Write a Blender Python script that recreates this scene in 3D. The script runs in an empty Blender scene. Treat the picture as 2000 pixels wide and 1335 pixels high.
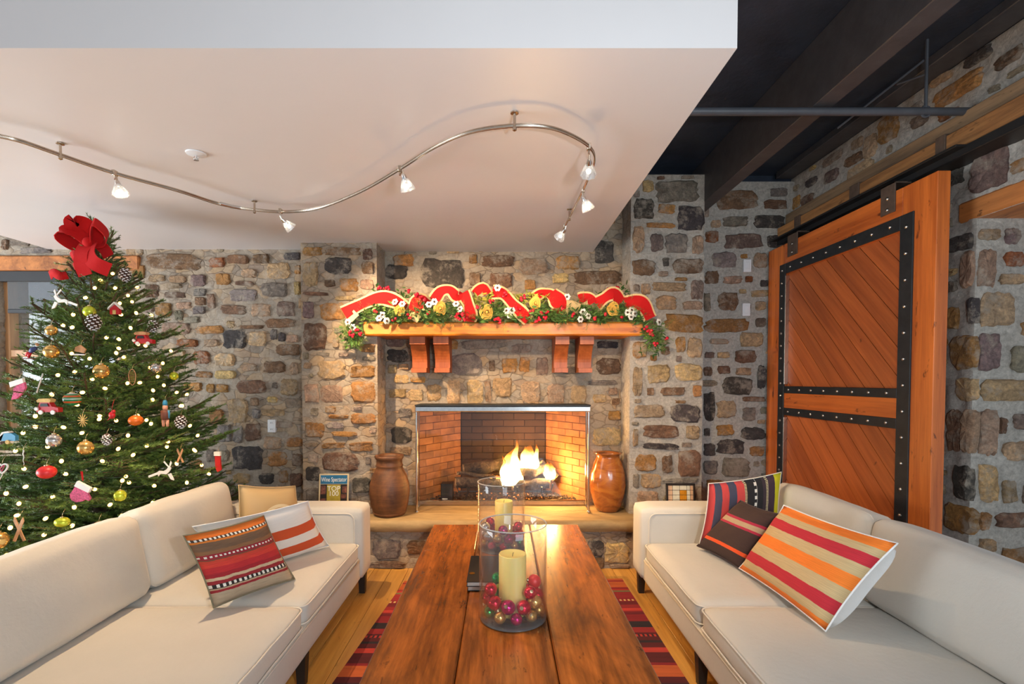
import bpy, bmesh, math, random
from mathutils import Vector, Matrix, noise
random.seed(11)
SC = bpy.context.scene
COL = SC.collection
R = math.radians
PI = math.pi

# ------------------------------------------------------------------ camera
PITCH = R(1.6)
FPX = 985.0
CPX, CPY = 980.0, 742.0 + FPX * math.tan(PITCH)
EYE = Vector((0, 0, 1.5))
cam_d = bpy.data.cameras.new('camera')
cam = bpy.data.objects.new('camera', cam_d)
COL.objects.link(cam)
cam.location = EYE
cam.rotation_euler = (PI / 2 - PITCH, 0, 0)
cam_d.sensor_width = 36
cam_d.lens = FPX / 2000 * 36
cam_d.shift_x = (1000 - CPX) / 2000
cam_d.shift_y = (CPY - 667.5) / 2000
cam_d.clip_start = 0.05
SC.camera = cam

# ------------------------------------------------------------------ light
SC.view_settings.view_transform = 'Standard'
SC.view_settings.look = 'None'
SC.view_settings.exposure = 0.0
SC.view_settings.gamma = 1.0
SC.view_settings.use_curve_mapping = False

world = bpy.data.worlds.new('world')
SC.world = world
world.use_nodes = True
wn = world.node_tree.nodes
bg = wn['Background']
bg.inputs['Color'].default_value = (0.80, 0.90, 1.0, 1)
bg.inputs['Strength'].default_value = 0.66


def area(name, loc, target, sx, sy, power, col):
    l = bpy.data.lights.new(name, 'AREA')
    l.shape = 'RECTANGLE'
    l.size, l.size_y, l.energy, l.color = sx, sy, power, col
    o = bpy.data.objects.new(name, l)
    COL.objects.link(o)
    o.location = loc
    o.rotation_euler = (Vector(target) - Vector(loc)).to_track_quat('-Z', 'Y').to_euler()
    return o


# added cool fill lamp behind the camera; no window is built there
area('added_fill_back', (2.0, -3.2, 1.75), (1.6, 4, 1.4), 2.6, 1.5, 100, (0.74, 0.89, 1.0))
# added low lamp out of view, brightens the plaster ceiling from the left
area('added_fill_left', (-6.2, 1.6, 1.0), (-2.6, 3.0, 2.2), 3.0, 1.8, 300, (0.84, 0.93, 1.0))
# the photographer's flash, held beside the camera
area('camera_flash', (0.5, -0.05, 1.62), (0.1, 4, 1.75), 0.09, 0.09, 33, (0.84, 0.93, 1.0))


# sun on the snow outside; the roof keeps it off the room in view
sun_d = bpy.data.lights.new('sun', 'SUN')
sun_d.energy, sun_d.angle, sun_d.color = 5.0, R(1), (1, .96, .9)
sun = bpy.data.objects.new('sun', sun_d)
COL.objects.link(sun)
sun.rotation_euler = Vector((.35, .25, -.9)).to_track_quat('-Z', 'Y').to_euler()


# ------------------------------------------------------------------ helpers
def P(px, py, X=None, Y=None, Z=None):
    """the point of a plane X=, Y= or Z= that the photograph shows at a pixel"""
    u, v = (px - CPX) / FPX, (CPY - py) / FPX
    d = Vector((u, math.cos(PITCH) + v * math.sin(PITCH), -math.sin(PITCH) + v * math.cos(PITCH)))
    t = X / d.x if X is not None else Y / d.y if Y is not None else (Z - 1.5) / d.z
    return EYE + d * t


def srgb(r, g, b):
    f = lambda c: c / 12.92 if c <= 0.04045 else ((c + 0.055) / 1.055) ** 2.4
    return (f(r / 255), f(g / 255), f(b / 255), 1)


class N:
    """tiny node-tree builder"""
    def __init__(s, name):
        s.m = bpy.data.materials.new(name)
        s.m.use_nodes = True
        s.t = s.m.node_tree
        s.b = s.t.nodes['Principled BSDF']
        s.out = s.t.nodes['Material Output']

    def n(s, typ, **kw):
        nd = s.t.nodes.new(typ)
        for k, v in kw.items():
            if k.startswith('i_'):
                nd.inputs[k[2:].replace('_', ' ')].default_value = v
            else:
                setattr(nd, k, v)
        return nd

    def l(s, a, b):
        s.t.links.new(a, b)

    def coord(s, scale=(1, 1, 1), rnd=True, kind='Object'):
        tc = s.n('ShaderNodeTexCoord')
        mp = s.n('ShaderNodeMapping')
        mp.inputs['Scale'].default_value = scale
        s.l(tc.outputs[kind], mp.inputs['Vector'])
        if rnd:
            oi = s.n('ShaderNodeObjectInfo')
            ml = s.n('ShaderNodeMath', operation='MULTIPLY')
            ml.inputs[1].default_value = 37.0
            s.l(oi.outputs['Random'], ml.inputs[0])
            cx = s.n('ShaderNodeCombineXYZ')
            for i in range(3):
                s.l(ml.outputs[0], cx.inputs[i])
            s.l(cx.outputs[0], mp.inputs['Location'])
        return mp.outputs[0]

    def noise(s, vec, scale, detail=4, rough=0.6, dist=0.0):
        nd = s.n('ShaderNodeTexNoise')
        nd.inputs['Scale'].default_value = scale
        nd.inputs['Detail'].default_value = detail
        nd.inputs['Roughness'].default_value = rough
        nd.inputs['Distortion'].default_value = dist
        s.l(vec, nd.inputs['Vector'])
        return nd.outputs['Fac']

    def ramp(s, fac, stops, interp='LINEAR'):
        r = s.n('ShaderNodeValToRGB')
        r.color_ramp.interpolation = interp
        e = r.color_ramp.elements
        while len(e) < len(stops):
            e.new(0.5)
        for el, (p, c) in zip(e, stops):
            el.position = p
            el.color = c if len(c) == 4 else (*c, 1)
        s.l(fac, r.inputs[0])
        return r.outputs[0]

    def mix(s, fac, a, b, blend='MIX'):
        m = s.n('ShaderNodeMix', data_type='RGBA', blend_type=blend)
        for sock, v in ((m.inputs[0], fac), (m.inputs[6], a), (m.inputs[7], b)):
            if hasattr(v, 'type') and hasattr(v, 'is_output'):
                s.l(v, sock)
            else:
                sock.default_value = v
        return m.outputs[2]

    def bump(s, h, strength, dist=0.01):
        b = s.n('ShaderNodeBump')
        b.inputs['Strength'].default_value = strength
        b.inputs['Distance'].default_value = dist
        s.l(h, b.inputs['Height'])
        s.l(b.outputs[0], s.b.inputs['Normal'])

    def base(s, c):
        if hasattr(c, 'is_output'):
            s.l(c, s.b.inputs['Base Color'])
        else:
            s.b.inputs['Base Color'].default_value = c

    def set(s, rough=0.6, metal=0.0, **kw):
        s.b.inputs['Roughness'].default_value = rough
        s.b.inputs['Metallic'].default_value = metal
        for k, v in kw.items():
            s.b.inputs[k.replace('_', ' ')].default_value = v
        return s.m


def g1(c, k):
    return (min(c[0] * k, 1), min(c[1] * k, 1), min(c[2] * k, 1), 1)


def plain(name, c, rough=0.6, metal=0.0, var=0.12, nscale=8, bump=0.0, bscale=60, bdist=0.004, **kw):
    k = N(name)
    v = k.coord()
    f = k.noise(v, nscale)
    k.base(k.ramp(f, [(0.3, g1(c, 1 - var)), (0.7, g1(c, 1 + var))]))
    if bump:
        k.bump(k.noise(v, bscale, 5), bump, bdist)
    return k.set(rough, metal, **kw)


def wood(name, dark, light, axis=1, rough=0.5, fine=60, coarse=7, stretch=0.06, bump=0.25, spots=0.0, coat=0.0, blotch=0.0):
    k = N(name)
    sc = [1, 1, 1]
    sc[axis] = stretch
    v = k.coord(tuple(sc))
    a = k.noise(v, fine, 6, 0.65, 0.2)
    b = k.noise(v, coarse, 3, 0.5, 1.2)
    ca = k.ramp(a, [(0.32, dark), (0.68, light)])
    cb = k.ramp(b, [(0.35, g1(dark, 0.9)), (0.65, g1(light, 1.08))])
    c = k.mix(0.5, ca, cb)
    if blotch:
        s3_ = [1, 1, 1]
        s3_[axis] = .35
        v3 = k.coord(tuple(s3_))
        bl = k.noise(v3, 6, 5, 0.65, .8)
        c = k.mix(1.0, c, k.ramp(bl, [(0.33, (1 - blotch,) * 3), (0.62, (1.1, 1.1, 1.1, 1))]), 'MULTIPLY')
    if spots:
        s2_ = [1, 1, 1]
        s2_[axis] = .3
        v2 = k.coord(tuple(s2_))
        s = k.noise(v2, 24, 4, 0.65, .4)
        mk = k.ramp(s, [(0.63, (0, 0, 0, 1)), (0.69, (1, 1, 1, 1))])
        mm = k.n('ShaderNodeMath', operation='MULTIPLY')
        k.l(mk, mm.inputs[0])
        mm.inputs[1].default_value = spots
        c = k.mix(mm.outputs[0], c, g1(dark, 0.25))
    k.base(c)
    k.bump(a, bump, 0.003)
    k.set(rough)
    if coat:
        k.b.inputs['Coat Weight'].default_value = coat
        k.b.inputs['Coat Roughness'].default_value = 0.25
    return k.m


def fabric(name, c, rough=0.9, weave=900, var=0.07, bump=0.25):
    k = N(name)
    v = k.coord()
    f = k.noise(v, weave, 2)
    g = k.noise(v, 5, 4)
    c1 = k.ramp(f, [(0.3, g1(c, 1 - var)), (0.7, g1(c, 1 + var))])
    c2 = k.ramp(g, [(0.3, g1(c, 0.95)), (0.7, g1(c, 1.05))])
    k.base(k.mix(0.5, c1, c2))
    wr = k.mix(.3, k.noise(v, 7, 4, .55, .8), k.noise(v, 40, 3))
    k.bump(wr, bump * 1.3, 0.012)
    k.set(rough)
    k.b.inputs['Sheen Weight'].default_value = 0.15
    return k.m


def metal(name, c, rough=0.3):
    return plain(name, c, rough, 1.0, 0.08, 30)


def emit(name, c, s):
    k = N(name)
    k.base((0, 0, 0, 1))
    k.b.inputs['Emission Color'].default_value = c
    k.b.inputs['Emission Strength'].default_value = s
    return k.m


def clear_glass(name, tint=(1, 1, 1, 1), haze=0.0, ior=1.45, rough=0.02):
    """thin glass: what passes through, and a Fresnel reflection"""
    k = N(name)
    k.t.nodes.remove(k.b)
    tr = k.n('ShaderNodeBsdfTransparent')
    tr.inputs[0].default_value = tint
    gl = k.n('ShaderNodeBsdfGlossy')
    gl.inputs['Roughness'].default_value = rough
    # Schlick's reflectance, the same for both faces of a thin sheet
    lw = k.n('ShaderNodeLayerWeight')
    lw.inputs['Blend'].default_value = 0.5
    pw = k.n('ShaderNodeMath', operation='POWER')
    k.l(lw.outputs['Facing'], pw.inputs[0])
    pw.inputs[1].default_value = 5.0
    r0 = ((ior - 1) / (ior + 1)) ** 2
    ma = k.n('ShaderNodeMath', operation='MULTIPLY_ADD')
    k.l(pw.outputs[0], ma.inputs[0])
    ma.inputs[1].default_value = (1 - r0) * .8
    ma.inputs[2].default_value = r0
    mx = k.n('ShaderNodeMixShader')
    k.l(ma.outputs[0], mx.inputs[0])
    k.l(tr.outputs[0], mx.inputs[1])
    k.l(gl.outputs[0], mx.inputs[2])
    o = mx.outputs[0]
    if haze:
        df = k.n('ShaderNodeBsdfDiffuse')
        df.inputs[0].default_value = (0.85, 0.85, 0.85, 1)
        m2 = k.n('ShaderNodeMixShader')
        m2.inputs[0].default_value = haze
        k.l(o, m2.inputs[1])
        k.l(df.outputs[0], m2.inputs[2])
        o = m2.outputs[0]
    k.l(o, k.out.inputs[0])
    return k.m


class MB:
    """collects shapes into ONE mesh"""
    def __init__(s):
        s.v, s.f, s.mi, s.uv = [], [], [], {}
        s.cur = 0

    def add(s, vs, fs):
        b = len(s.v)
        s.v += [Vector(p) for p in vs]
        s.f += [tuple(i + b for i in f) for f in fs]
        s.mi += [s.cur] * len(fs)
        return s

    def box(s, x0, x1, y0, y1, z0, z1, b=0.0, M=None):
        if b <= 0:
            vs = [(x, y, z) for x in (x0, x1) for y in (y0, y1) for z in (z0, z1)]
            fs = [(0, 1, 3, 2), (4, 6, 7, 5), (0, 4, 5, 1), (2, 3, 7, 6), (0, 2, 6, 4), (1, 5, 7, 3)]
        else:
            b = min(b, abs(x1 - x0) * .49, abs(y1 - y0) * .49, abs(z1 - z0) * .49)
            vs, fs = [], []
            lo, hi = (x0, y0, z0), (x1, y1, z1)
            for c in range(8):
                bits = ((c >> 2) & 1, (c >> 1) & 1, c & 1)
                for ax in range(3):
                    p = []
                    for i in range(3):
                        e = hi[i] if bits[i] else lo[i]
                        if i != ax:
                            e += -b if bits[i] else b
                        p.append(e)
                    vs.append(p)
            ix = lambda bx, by, bz, ax: (bx * 4 + by * 2 + bz) * 3 + ax
            for ax in range(3):
                o1, o2 = (ax + 1) % 3, (ax + 2) % 3
                for sd in (0, 1):
                    q = []
                    for a, c in ((0, 0), (1, 0), (1, 1), (0, 1)):
                        bb = [0, 0, 0]
                        bb[ax], bb[o1], bb[o2] = sd, a, c
                        q.append(ix(*bb, ax))
                    fs.append(tuple(q if sd else q[::-1]))
                # edges parallel to ax
                for a in (0, 1):
                    for c in (0, 1):
                        q = []
                        for e, axx in ((0, o1), (1, o1), (1, o2), (0, o2)):
                            bb = [0, 0, 0]
                            bb[ax], bb[o1], bb[o2] = e, a, c
                            q.append(ix(*bb, axx))
                        fs.append(tuple(q))
            for c in range(8):
                fs.append((c * 3, c * 3 + 1, c * 3 + 2))
        if M is not None:
            vs = [M @ Vector(p) for p in vs]
        return s.add(vs, fs)

    def tube(s, pts, r, n=8, cap=True, closed=False):
        pts = [Vector(p) for p in pts]
        m = len(pts)
        rs = r if isinstance(r, (list, tuple)) else [r] * m
        vs, fs = [], []
        ref = None
        for i, p in enumerate(pts):
            a = pts[(i - 1) % m] if (closed or i > 0) else p
            c = pts[(i + 1) % m] if (closed or i < m - 1) else p
            t = (c - a).normalized()
            if ref is None:
                ref = Vector((0, 0, 1)) if abs(t.z) < 0.9 else Vector((1, 0, 0))
            u = (ref - t * ref.dot(t))
            if u.length < 1e-4:
                u = t.orthogonal()
            u.normalize()
            ref = u
            w = t.cross(u)
            for k in range(n):
                an = 2 * PI * k / n
                vs.append(p + (u * math.cos(an) + w * math.sin(an)) * rs[i])
        for i in range(m if closed else m - 1):
            j = (i + 1) % m
            for k in range(n):
                k2 = (k + 1) % n
                fs.append((i * n + k, i * n + k2, j * n + k2, j * n + k))
        if cap and not closed:
            fs.append(tuple(range(n))[::-1])
            fs.append(tuple((m - 1) * n + k for k in range(n)))
        return s.add(vs, fs)

    def lathe(s, prof, n=24, c=(0, 0, 0), M=None, wob=0.0, flute=None):
        vs, fs = [], []
        for i, (r, z) in enumerate(prof):
            for k in range(n):
                a = 2 * PI * k / n
                rr = r * (1 + wob * noise.noise(Vector((math.cos(a) * 1.5, math.sin(a) * 1.5, z * 9))))
                if flute:
                    rr *= 1 + flute[1] * math.cos(a * flute[0])
                vs.append(Vector((rr * math.cos(a), rr * math.sin(a), z)))
        for i in range(len(prof) - 1):
            for k in range(n):
                k2 = (k + 1) % n
                fs.append((i * n + k, i * n + k2, (i + 1) * n + k2, (i + 1) * n + k))
        if prof[0][0] > 1e-5:
            fs.append(tuple(range(n))[::-1])
        if prof[-1][0] > 1e-5:
            fs.append(tuple((len(prof) - 1) * n + k for k in range(n)))
        c = Vector(c)
        vs = [(M @ p if M is not None else p) + c for p in vs]
        return s.add(vs, fs)

    def ball(s, c, r, n=10, m=7, sq=(1, 1, 1)):
        prof = [(max(r * math.sin(PI * i / m), 1e-6), -r * math.cos(PI * i / m)) for i in range(m + 1)]
        return s.lathe(prof, n, c, Matrix.Diagonal((*sq, 1)))

    def prism(s, poly, d, M=None):
        """polygon in local xy, extruded along local z from 0 to d"""
        n = len(poly)
        vs = [Vector((x, y, 0)) for x, y in poly] + [Vector((x, y, d)) for x, y in poly]
        fs = [tuple(range(n))[::-1], tuple(range(n, 2 * n))]
        fs += [(i, (i + 1) % n, n + (i + 1) % n, n + i) for i in range(n)]
        if M is not None:
            vs = [M @ p for p in vs]
        return s.add(vs, fs)

    def mesh(s, name, mats, smooth=False):
        me = bpy.data.meshes.new(name)
        me.from_pydata([tuple(p) for p in s.v], [], s.f)
        for m in (mats if isinstance(mats, (list, tuple)) else [mats]):
            me.materials.append(m)
        if any(s.mi):
            me.polygons.foreach_set('material_index', s.mi)
        if smooth:
            me.polygons.foreach_set('use_smooth', [True] * len(me.polygons))
            if smooth != 'all':
                try:
                    me.set_sharp_from_angle(angle=R(40))
                except Exception:
                    pass
        me.update()
        return me

    def fix(s, me):
        bm = bmesh.new()
        bm.from_mesh(me)
        bmesh.ops.recalc_face_normals(bm, faces=bm.faces)
        bm.to_mesh(me)
        bm.free()

    def build(s, name, mats, parent=None, smooth=False, world=True, label=None, cat=None, group=None, kind=None, org=None):
        """one object. world=True: vertices are world points; the mesh is shifted to the parent's root or to org"""
        off = Vector((0, 0, 0))
        if world:
            if parent is not None:
                off = rootloc(parent)
            else:
                if org is None:
                    lo = [min(p[i] for p in s.v) for i in range(3)]
                    hi = [max(p[i] for p in s.v) for i in range(3)]
                    org = ((lo[0] + hi[0]) / 2, (lo[1] + hi[1]) / 2, lo[2])
                off = Vector(org)
            s.v = [p - off for p in s.v]
        me = s.mesh(name, mats, smooth)
        s.fix(me)
        o = link(name, me, parent)
        if parent is None and world:
            o.location = off
        tag(o, label, cat, group, kind)
        return o


def rootloc(o):
    while o.parent is not None:
        o = o.parent
    return o.location.copy()


def link(name, data, parent=None):
    o = bpy.data.objects.new(name, data)
    COL.objects.link(o)
    if parent is not None:
        o.parent = parent
    return o


def tag(o, label=None, cat=None, group=None, kind=None):
    for k, v in (('label', label), ('category', cat), ('group', group), ('kind', kind)):
        if v:
            o[k] = v
    return o


def thing(name, label, cat=None, loc=(0, 0, 0), rot=(0, 0, 0), group=None, kind=None):
    o = bpy.data.objects.new(name, None)
    COL.objects.link(o)
    o.empty_display_size = 0.1
    o.location = loc
    o.rotation_euler = rot
    return tag(o, label, cat, group, kind)


def copy_tree(o, parent=None):
    c = o.copy()
    COL.objects.link(c)
    if parent is not None:
        c.parent = parent
    for ch in list(o.children):
        copy_tree(ch, c)
    return c


def frame_m(o, x, y, z):
    """matrix with origin o and the given axes as columns"""
    x, y, z = Vector(x), Vector(y), Vector(z)
    return Matrix(((x.x, y.x, z.x, o[0]), (x.y, y.y, z.y, o[1]), (x.z, y.z, z.z, o[2]), (0, 0, 0, 1)))


def text_obj(body, size, mat, parent, M, extr=0.0006, name='lettering', width=None):
    cu = bpy.data.curves.new('lettering', 'FONT')
    cu.body = body
    cu.size = size
    cu.extrude = extr
    cu.align_x = 'CENTER'
    cu.align_y = 'CENTER'
    t = bpy.data.objects.new('tmp_lettering', cu)
    COL.objects.link(t)
    bpy.context.view_layer.update()
    me = bpy.data.meshes.new_from_object(t.evaluated_get(bpy.context.evaluated_depsgraph_get()))
    bpy.data.objects.remove(t)
    if width:
        xs = [v.co.x for v in me.vertices]
        k = width / (max(xs) - min(xs))
        for v in me.vertices:
            v.co.x *= k
    me.transform(M)
    me.materials.clear()
    me.materials.append(mat)
    return link(name, me, parent)
# ------------------------------------------------------------------ materials
def stone_mat():
    k = N('field_stone')
    v = k.coord()
    oi = k.n('ShaderNodeObjectInfo')
    a = k.noise(v, 12, 8, 0.78, 1.2)
    b = k.noise(v, 60, 6, 0.75)
    c1 = k.mix(1.0, oi.outputs['Color'], k.ramp(a, [(0.3, (0.5, 0.46, 0.43, 1)), (0.5, (0.95, 0.95, 0.95, 1)), (0.7, (1.6, 1.5, 1.36, 1))]), 'MULTIPLY')
    c2 = k.mix(1.0, c1, k.ramp(b, [(0.3, (0.6, 0.6, 0.6, 1)), (0.6, (1.12, 1.12, 1.12, 1))]), 'MULTIPLY')
    # lime smears left by the pointing
    d = k.noise(v, 8, 6, 0.75)
    f = k.ramp(d, [(0.50, (0, 0, 0, 1)), (0.64, (0.8, 0.8, 0.8, 1))])
    k.base(k.mix(f, c2, srgb(176, 162, 145)))
    k.bump(k.noise(v, 20, 9, 0.8, 0.8), 1.0, 0.02)
    return k.set(0.85)


M_STONE = stone_mat()


def mortar_mat(name, pale=0.0, cells_=.9):
    k = N(name)
    v = k.coord(rnd=False)
    a = k.noise(v, 3.0, 5, 0.6)
    b = k.noise(v, 45, 6, 0.75)
    # rubble drowned in the pointing: faint cells with grooves between them
    v2 = k.coord((1, 1, 1.6), rnd=False)
    vn = k.n('ShaderNodeTexNoise')
    vn.inputs['Scale'].default_value = 7
    k.l(v2, vn.inputs['Vector'])
    va = k.n('ShaderNodeVectorMath', operation='MULTIPLY_ADD')
    k.l(vn.outputs['Color'], va.inputs[0])
    va.inputs[1].default_value = (.10, .10, .10)
    k.l(v2, va.inputs[2])
    cells = k.n('ShaderNodeTexVoronoi', feature='F1')
    edge = k.n('ShaderNodeTexVoronoi', feature='DISTANCE_TO_EDGE')
    for q_ in (cells, edge):
        q_.inputs['Scale'].default_value = 9.5
        k.l(va.outputs[0], q_.inputs['Vector'])
    hs = k.n('ShaderNodeSeparateColor')
    k.l(cells.outputs['Color'], hs.inputs[0])
    cellc = k.ramp(hs.outputs[0], [(0, srgb(128, 112, 98)), (.35, srgb(178, 152, 122)), (.6, srgb(160, 146, 130)), (.8, srgb(190, 152, 104)), (1, srgb(140, 112, 92))])
    groove = k.ramp(edge.outputs['Distance'], [(0.0, (0, 0, 0, 1)), (.10, (1, 1, 1, 1))])
    patch = k.ramp(k.noise(k.coord(rnd=False), 2.2, 3), [(.32, (0, 0, 0, 1)), (.55, (cells_, cells_, cells_, 1))])
    c = k.mix(0.5, k.ramp(a, [(0.3, srgb(142, 130, 116)), (0.7, srgb(186, 172, 154))]), k.ramp(b, [(0.3, srgb(122, 112, 100)), (0.62, srgb(206, 194, 178))]))
    c = k.mix(patch, c, k.mix(.7, c, cellc))
    gm = k.mix(patch, (1, 1, 1, 1), groove)
    c = k.mix(1.0, c, k.ramp(gm, [(0, (.55, .52, .5, 1)), (.7, (1, 1, 1, 1))]), 'MULTIPLY')
    if pale:
        c = k.mix(pale, c, k.ramp(b, [(0.3, srgb(150, 147, 141)), (0.65, srgb(206, 202, 194))]))
    k.base(c)
    hh = k.mix(.35, k.noise(v, 34, 9, 0.8, 0.6), gm)
    k.bump(hh, 0.9, 0.02)
    return k.set(0.93)


M_MORTAR = mortar_mat('lime_mortar')
M_MORTAR2 = mortar_mat('pale_lime_mortar', .75, .35)
M_SOFFIT = plain('painted_plaster', srgb(219, 214, 213), 0.38, 0, 0.015, 2, 0.05, 30)
M_BLACK_CEIL = plain('black_painted_deck', srgb(48, 55, 68), 0.4, 0, 0.25, 5, 0.3, 8, 0.02)
M_BLACK_BEAM = plain('black_painted_timber', srgb(74, 73, 76), 0.5, 0, 0.2, 12, 0.3, 25, 0.006)
M_PIPE = plain('black_painted_pipe', srgb(74, 76, 82), 0.4, 0, 0.15, 10)
M_DOORW = wood('red_stained_fir_upright', srgb(158, 70, 22), srgb(220, 118, 46), 2, 0.42, 55, 8, 0.05, 0.2, 0.8, 0.15)
M_DOORH = wood('red_stained_fir_level', srgb(158, 70, 22), srgb(216, 114, 44), 1, 0.42, 55, 8, 0.05, 0.2, 0.8, 0.15)
M_RAILW = wood('weathered_header_oak', srgb(104, 68, 38), srgb(190, 132, 76), 1, 0.6, 45, 7, 0.08, 0.4, 0.6)
M_LINTEL = wood('lintel_oak', srgb(128, 74, 36), srgb(196, 124, 64), 1, 0.6, 40, 8, 0.07, 0.4, 0.8)
M_MANTEL = wood('honey_pine_beam', srgb(176, 86, 10), srgb(236, 146, 32), 0, 0.45, 40, 6, 0.06, 0.4, 0.9, 0.2)
M_CORBEL = wood('red_pine_corbel', srgb(138, 68, 30), srgb(186, 98, 48), 2, 0.45, 50, 8, 0.08, 0.2)
M_TABLE = wood('old_chestnut_plank', srgb(68, 31, 9), srgb(200, 112, 42), 1, 0.26, 42, 4, 0.07, 0.4, 0.55, 0.3, .5)
M_FLOOR = wood('golden_pine_board', srgb(176, 116, 44), srgb(226, 168, 84), 1, 0.35, 45, 7, 0.05, 0.15, 0.35, 0.3)
M_WINW = wood('window_pine', srgb(168, 120, 80), srgb(204, 158, 112), 2, 0.5, 50, 8, 0.06, 0.2)
M_IRON = plain('blackened_iron', srgb(52, 54, 56), 0.5, 0.6, 0.2, 14, 0.2, 40)
M_RIVET = metal('bare_steel_rivet', srgb(176, 166, 156), 0.35)
M_RUST = plain('rusty_iron', srgb(92, 74, 62), 0.7, 0.4, 0.25, 25)
M_CHROME = metal('polished_chrome', srgb(214, 212, 210), 0.12)
M_NICKEL = metal('brushed_nickel', srgb(190, 176, 160), 0.25)
M_GLASS = clear_glass('clear_glass', (0.97, 0.97, 0.97, 1))
M_VASE_GLASS = clear_glass('blown_glass', (0.975, 0.975, 0.98, 1), 0.015, 1.5)
M_PANE = clear_glass('window_glass', (0.96, 0.98, 0.98, 1))
M_SHADE = clear_glass('screen_shade', (0.42, 0.44, 0.47, 1), 0.10, 1.1, 0.6)
M_SOFA = fabric('oatmeal_linen', srgb(202, 195, 184), 0.92)
M_PIPING = fabric('cream_piping', srgb(218, 208, 194), 0.9)
M_DARKLEG = plain('espresso_leg', srgb(34, 26, 22), 0.45, 0, 0.2)
M_WHITE = plain('white_plastic', srgb(225, 226, 228), 0.4, 0, 0.02)
M_SLOT = plain('dark_slot', srgb(40, 40, 42), 0.6, 0, 0.1)
M_HEARTH = wood('hearth_sandstone', srgb(126, 100, 66), srgb(178, 148, 102), 0, 0.75, 30, 4, 0.25, 0.7)
M_CANDLE = plain('ivory_wax', srgb(230, 204, 116), 0.5, 0, 0.05, 5, 0, Subsurface_Weight=0.15)
M_BLACK = plain('matte_black', srgb(24, 24, 25), 0.5, 0, 0.2)
M_PAPER = plain('white_paper', srgb(222, 218, 210), 0.8, 0, 0.05, 60)
M_GOLD = metal('gold_foil', srgb(222, 170, 70), 0.3)
M_RED = fabric('red_velvet', srgb(178, 0, 2), 0.95, 700, 0.1)
M_RED.node_tree.nodes['Principled BSDF'].inputs['Sheen Weight'].default_value = 0
M_BURLAP = fabric('burlap', srgb(214, 182, 130), 0.95, 500, 0.15, 0.5)
M_BARK = plain('fir_bark', srgb(86, 66, 48), 0.9, 0, 0.3, 40, 0.6, 60)


def needle_mat(name, c1, c2):
    k = N(name)
    v = k.coord()
    f = k.noise(v, 7, 3)
    k.base(k.ramp(f, [(0.3, c1), (0.7, c2)]))
    return k.set(0.5)


M_NEEDLE = needle_mat('fir_needles', srgb(54, 86, 38), srgb(122, 150, 66))
M_HOLLY = needle_mat('garland_leaves', srgb(34, 74, 38), srgb(92, 128, 50))
M_SPRAY = needle_mat('pale_green_spray', srgb(130, 140, 50), srgb(186, 176, 74))
M_BERRY = plain('red_berry', srgb(190, 22, 44), 0.25, 0, 0.15)
M_SNOWY = plain('snowy_petal', srgb(236, 230, 220), 0.7, 0, 0.05)
M_CONE = plain('pinecone_scale', srgb(88, 56, 40), 0.8, 0, 0.25, 30)
M_FROST = plain('frosted_tip', srgb(226, 222, 220), 0.7, 0, 0.06)


def bauble(name, c, rough=0.18, met=0.75):
    return plain(name, c, rough, met, 0.06, 20)


M_BGOLD = bauble('gold_bauble', srgb(222, 178, 104), 0.22)
M_BSILV = bauble('silver_bauble', srgb(216, 210, 204), 0.12)
M_BRED = bauble('red_bauble', srgb(206, 30, 56), 0.15)
M_BMATR = bauble('matte_red_bauble', srgb(214, 44, 46), 0.4, 0.1)
M_BMAG = bauble('magenta_bauble', srgb(190, 30, 100), 0.15)
M_BGREEN = bauble('green_bauble', srgb(40, 150, 80), 0.15)
M_BLIME = bauble('lime_bauble', srgb(196, 208, 60), 0.25, 0.5)
M_BORANGE = bauble('orange_bauble', srgb(214, 104, 30), 0.35, 0.2)
M_CAP = metal('bauble_cap', srgb(210, 190, 150), 0.3)


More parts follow.
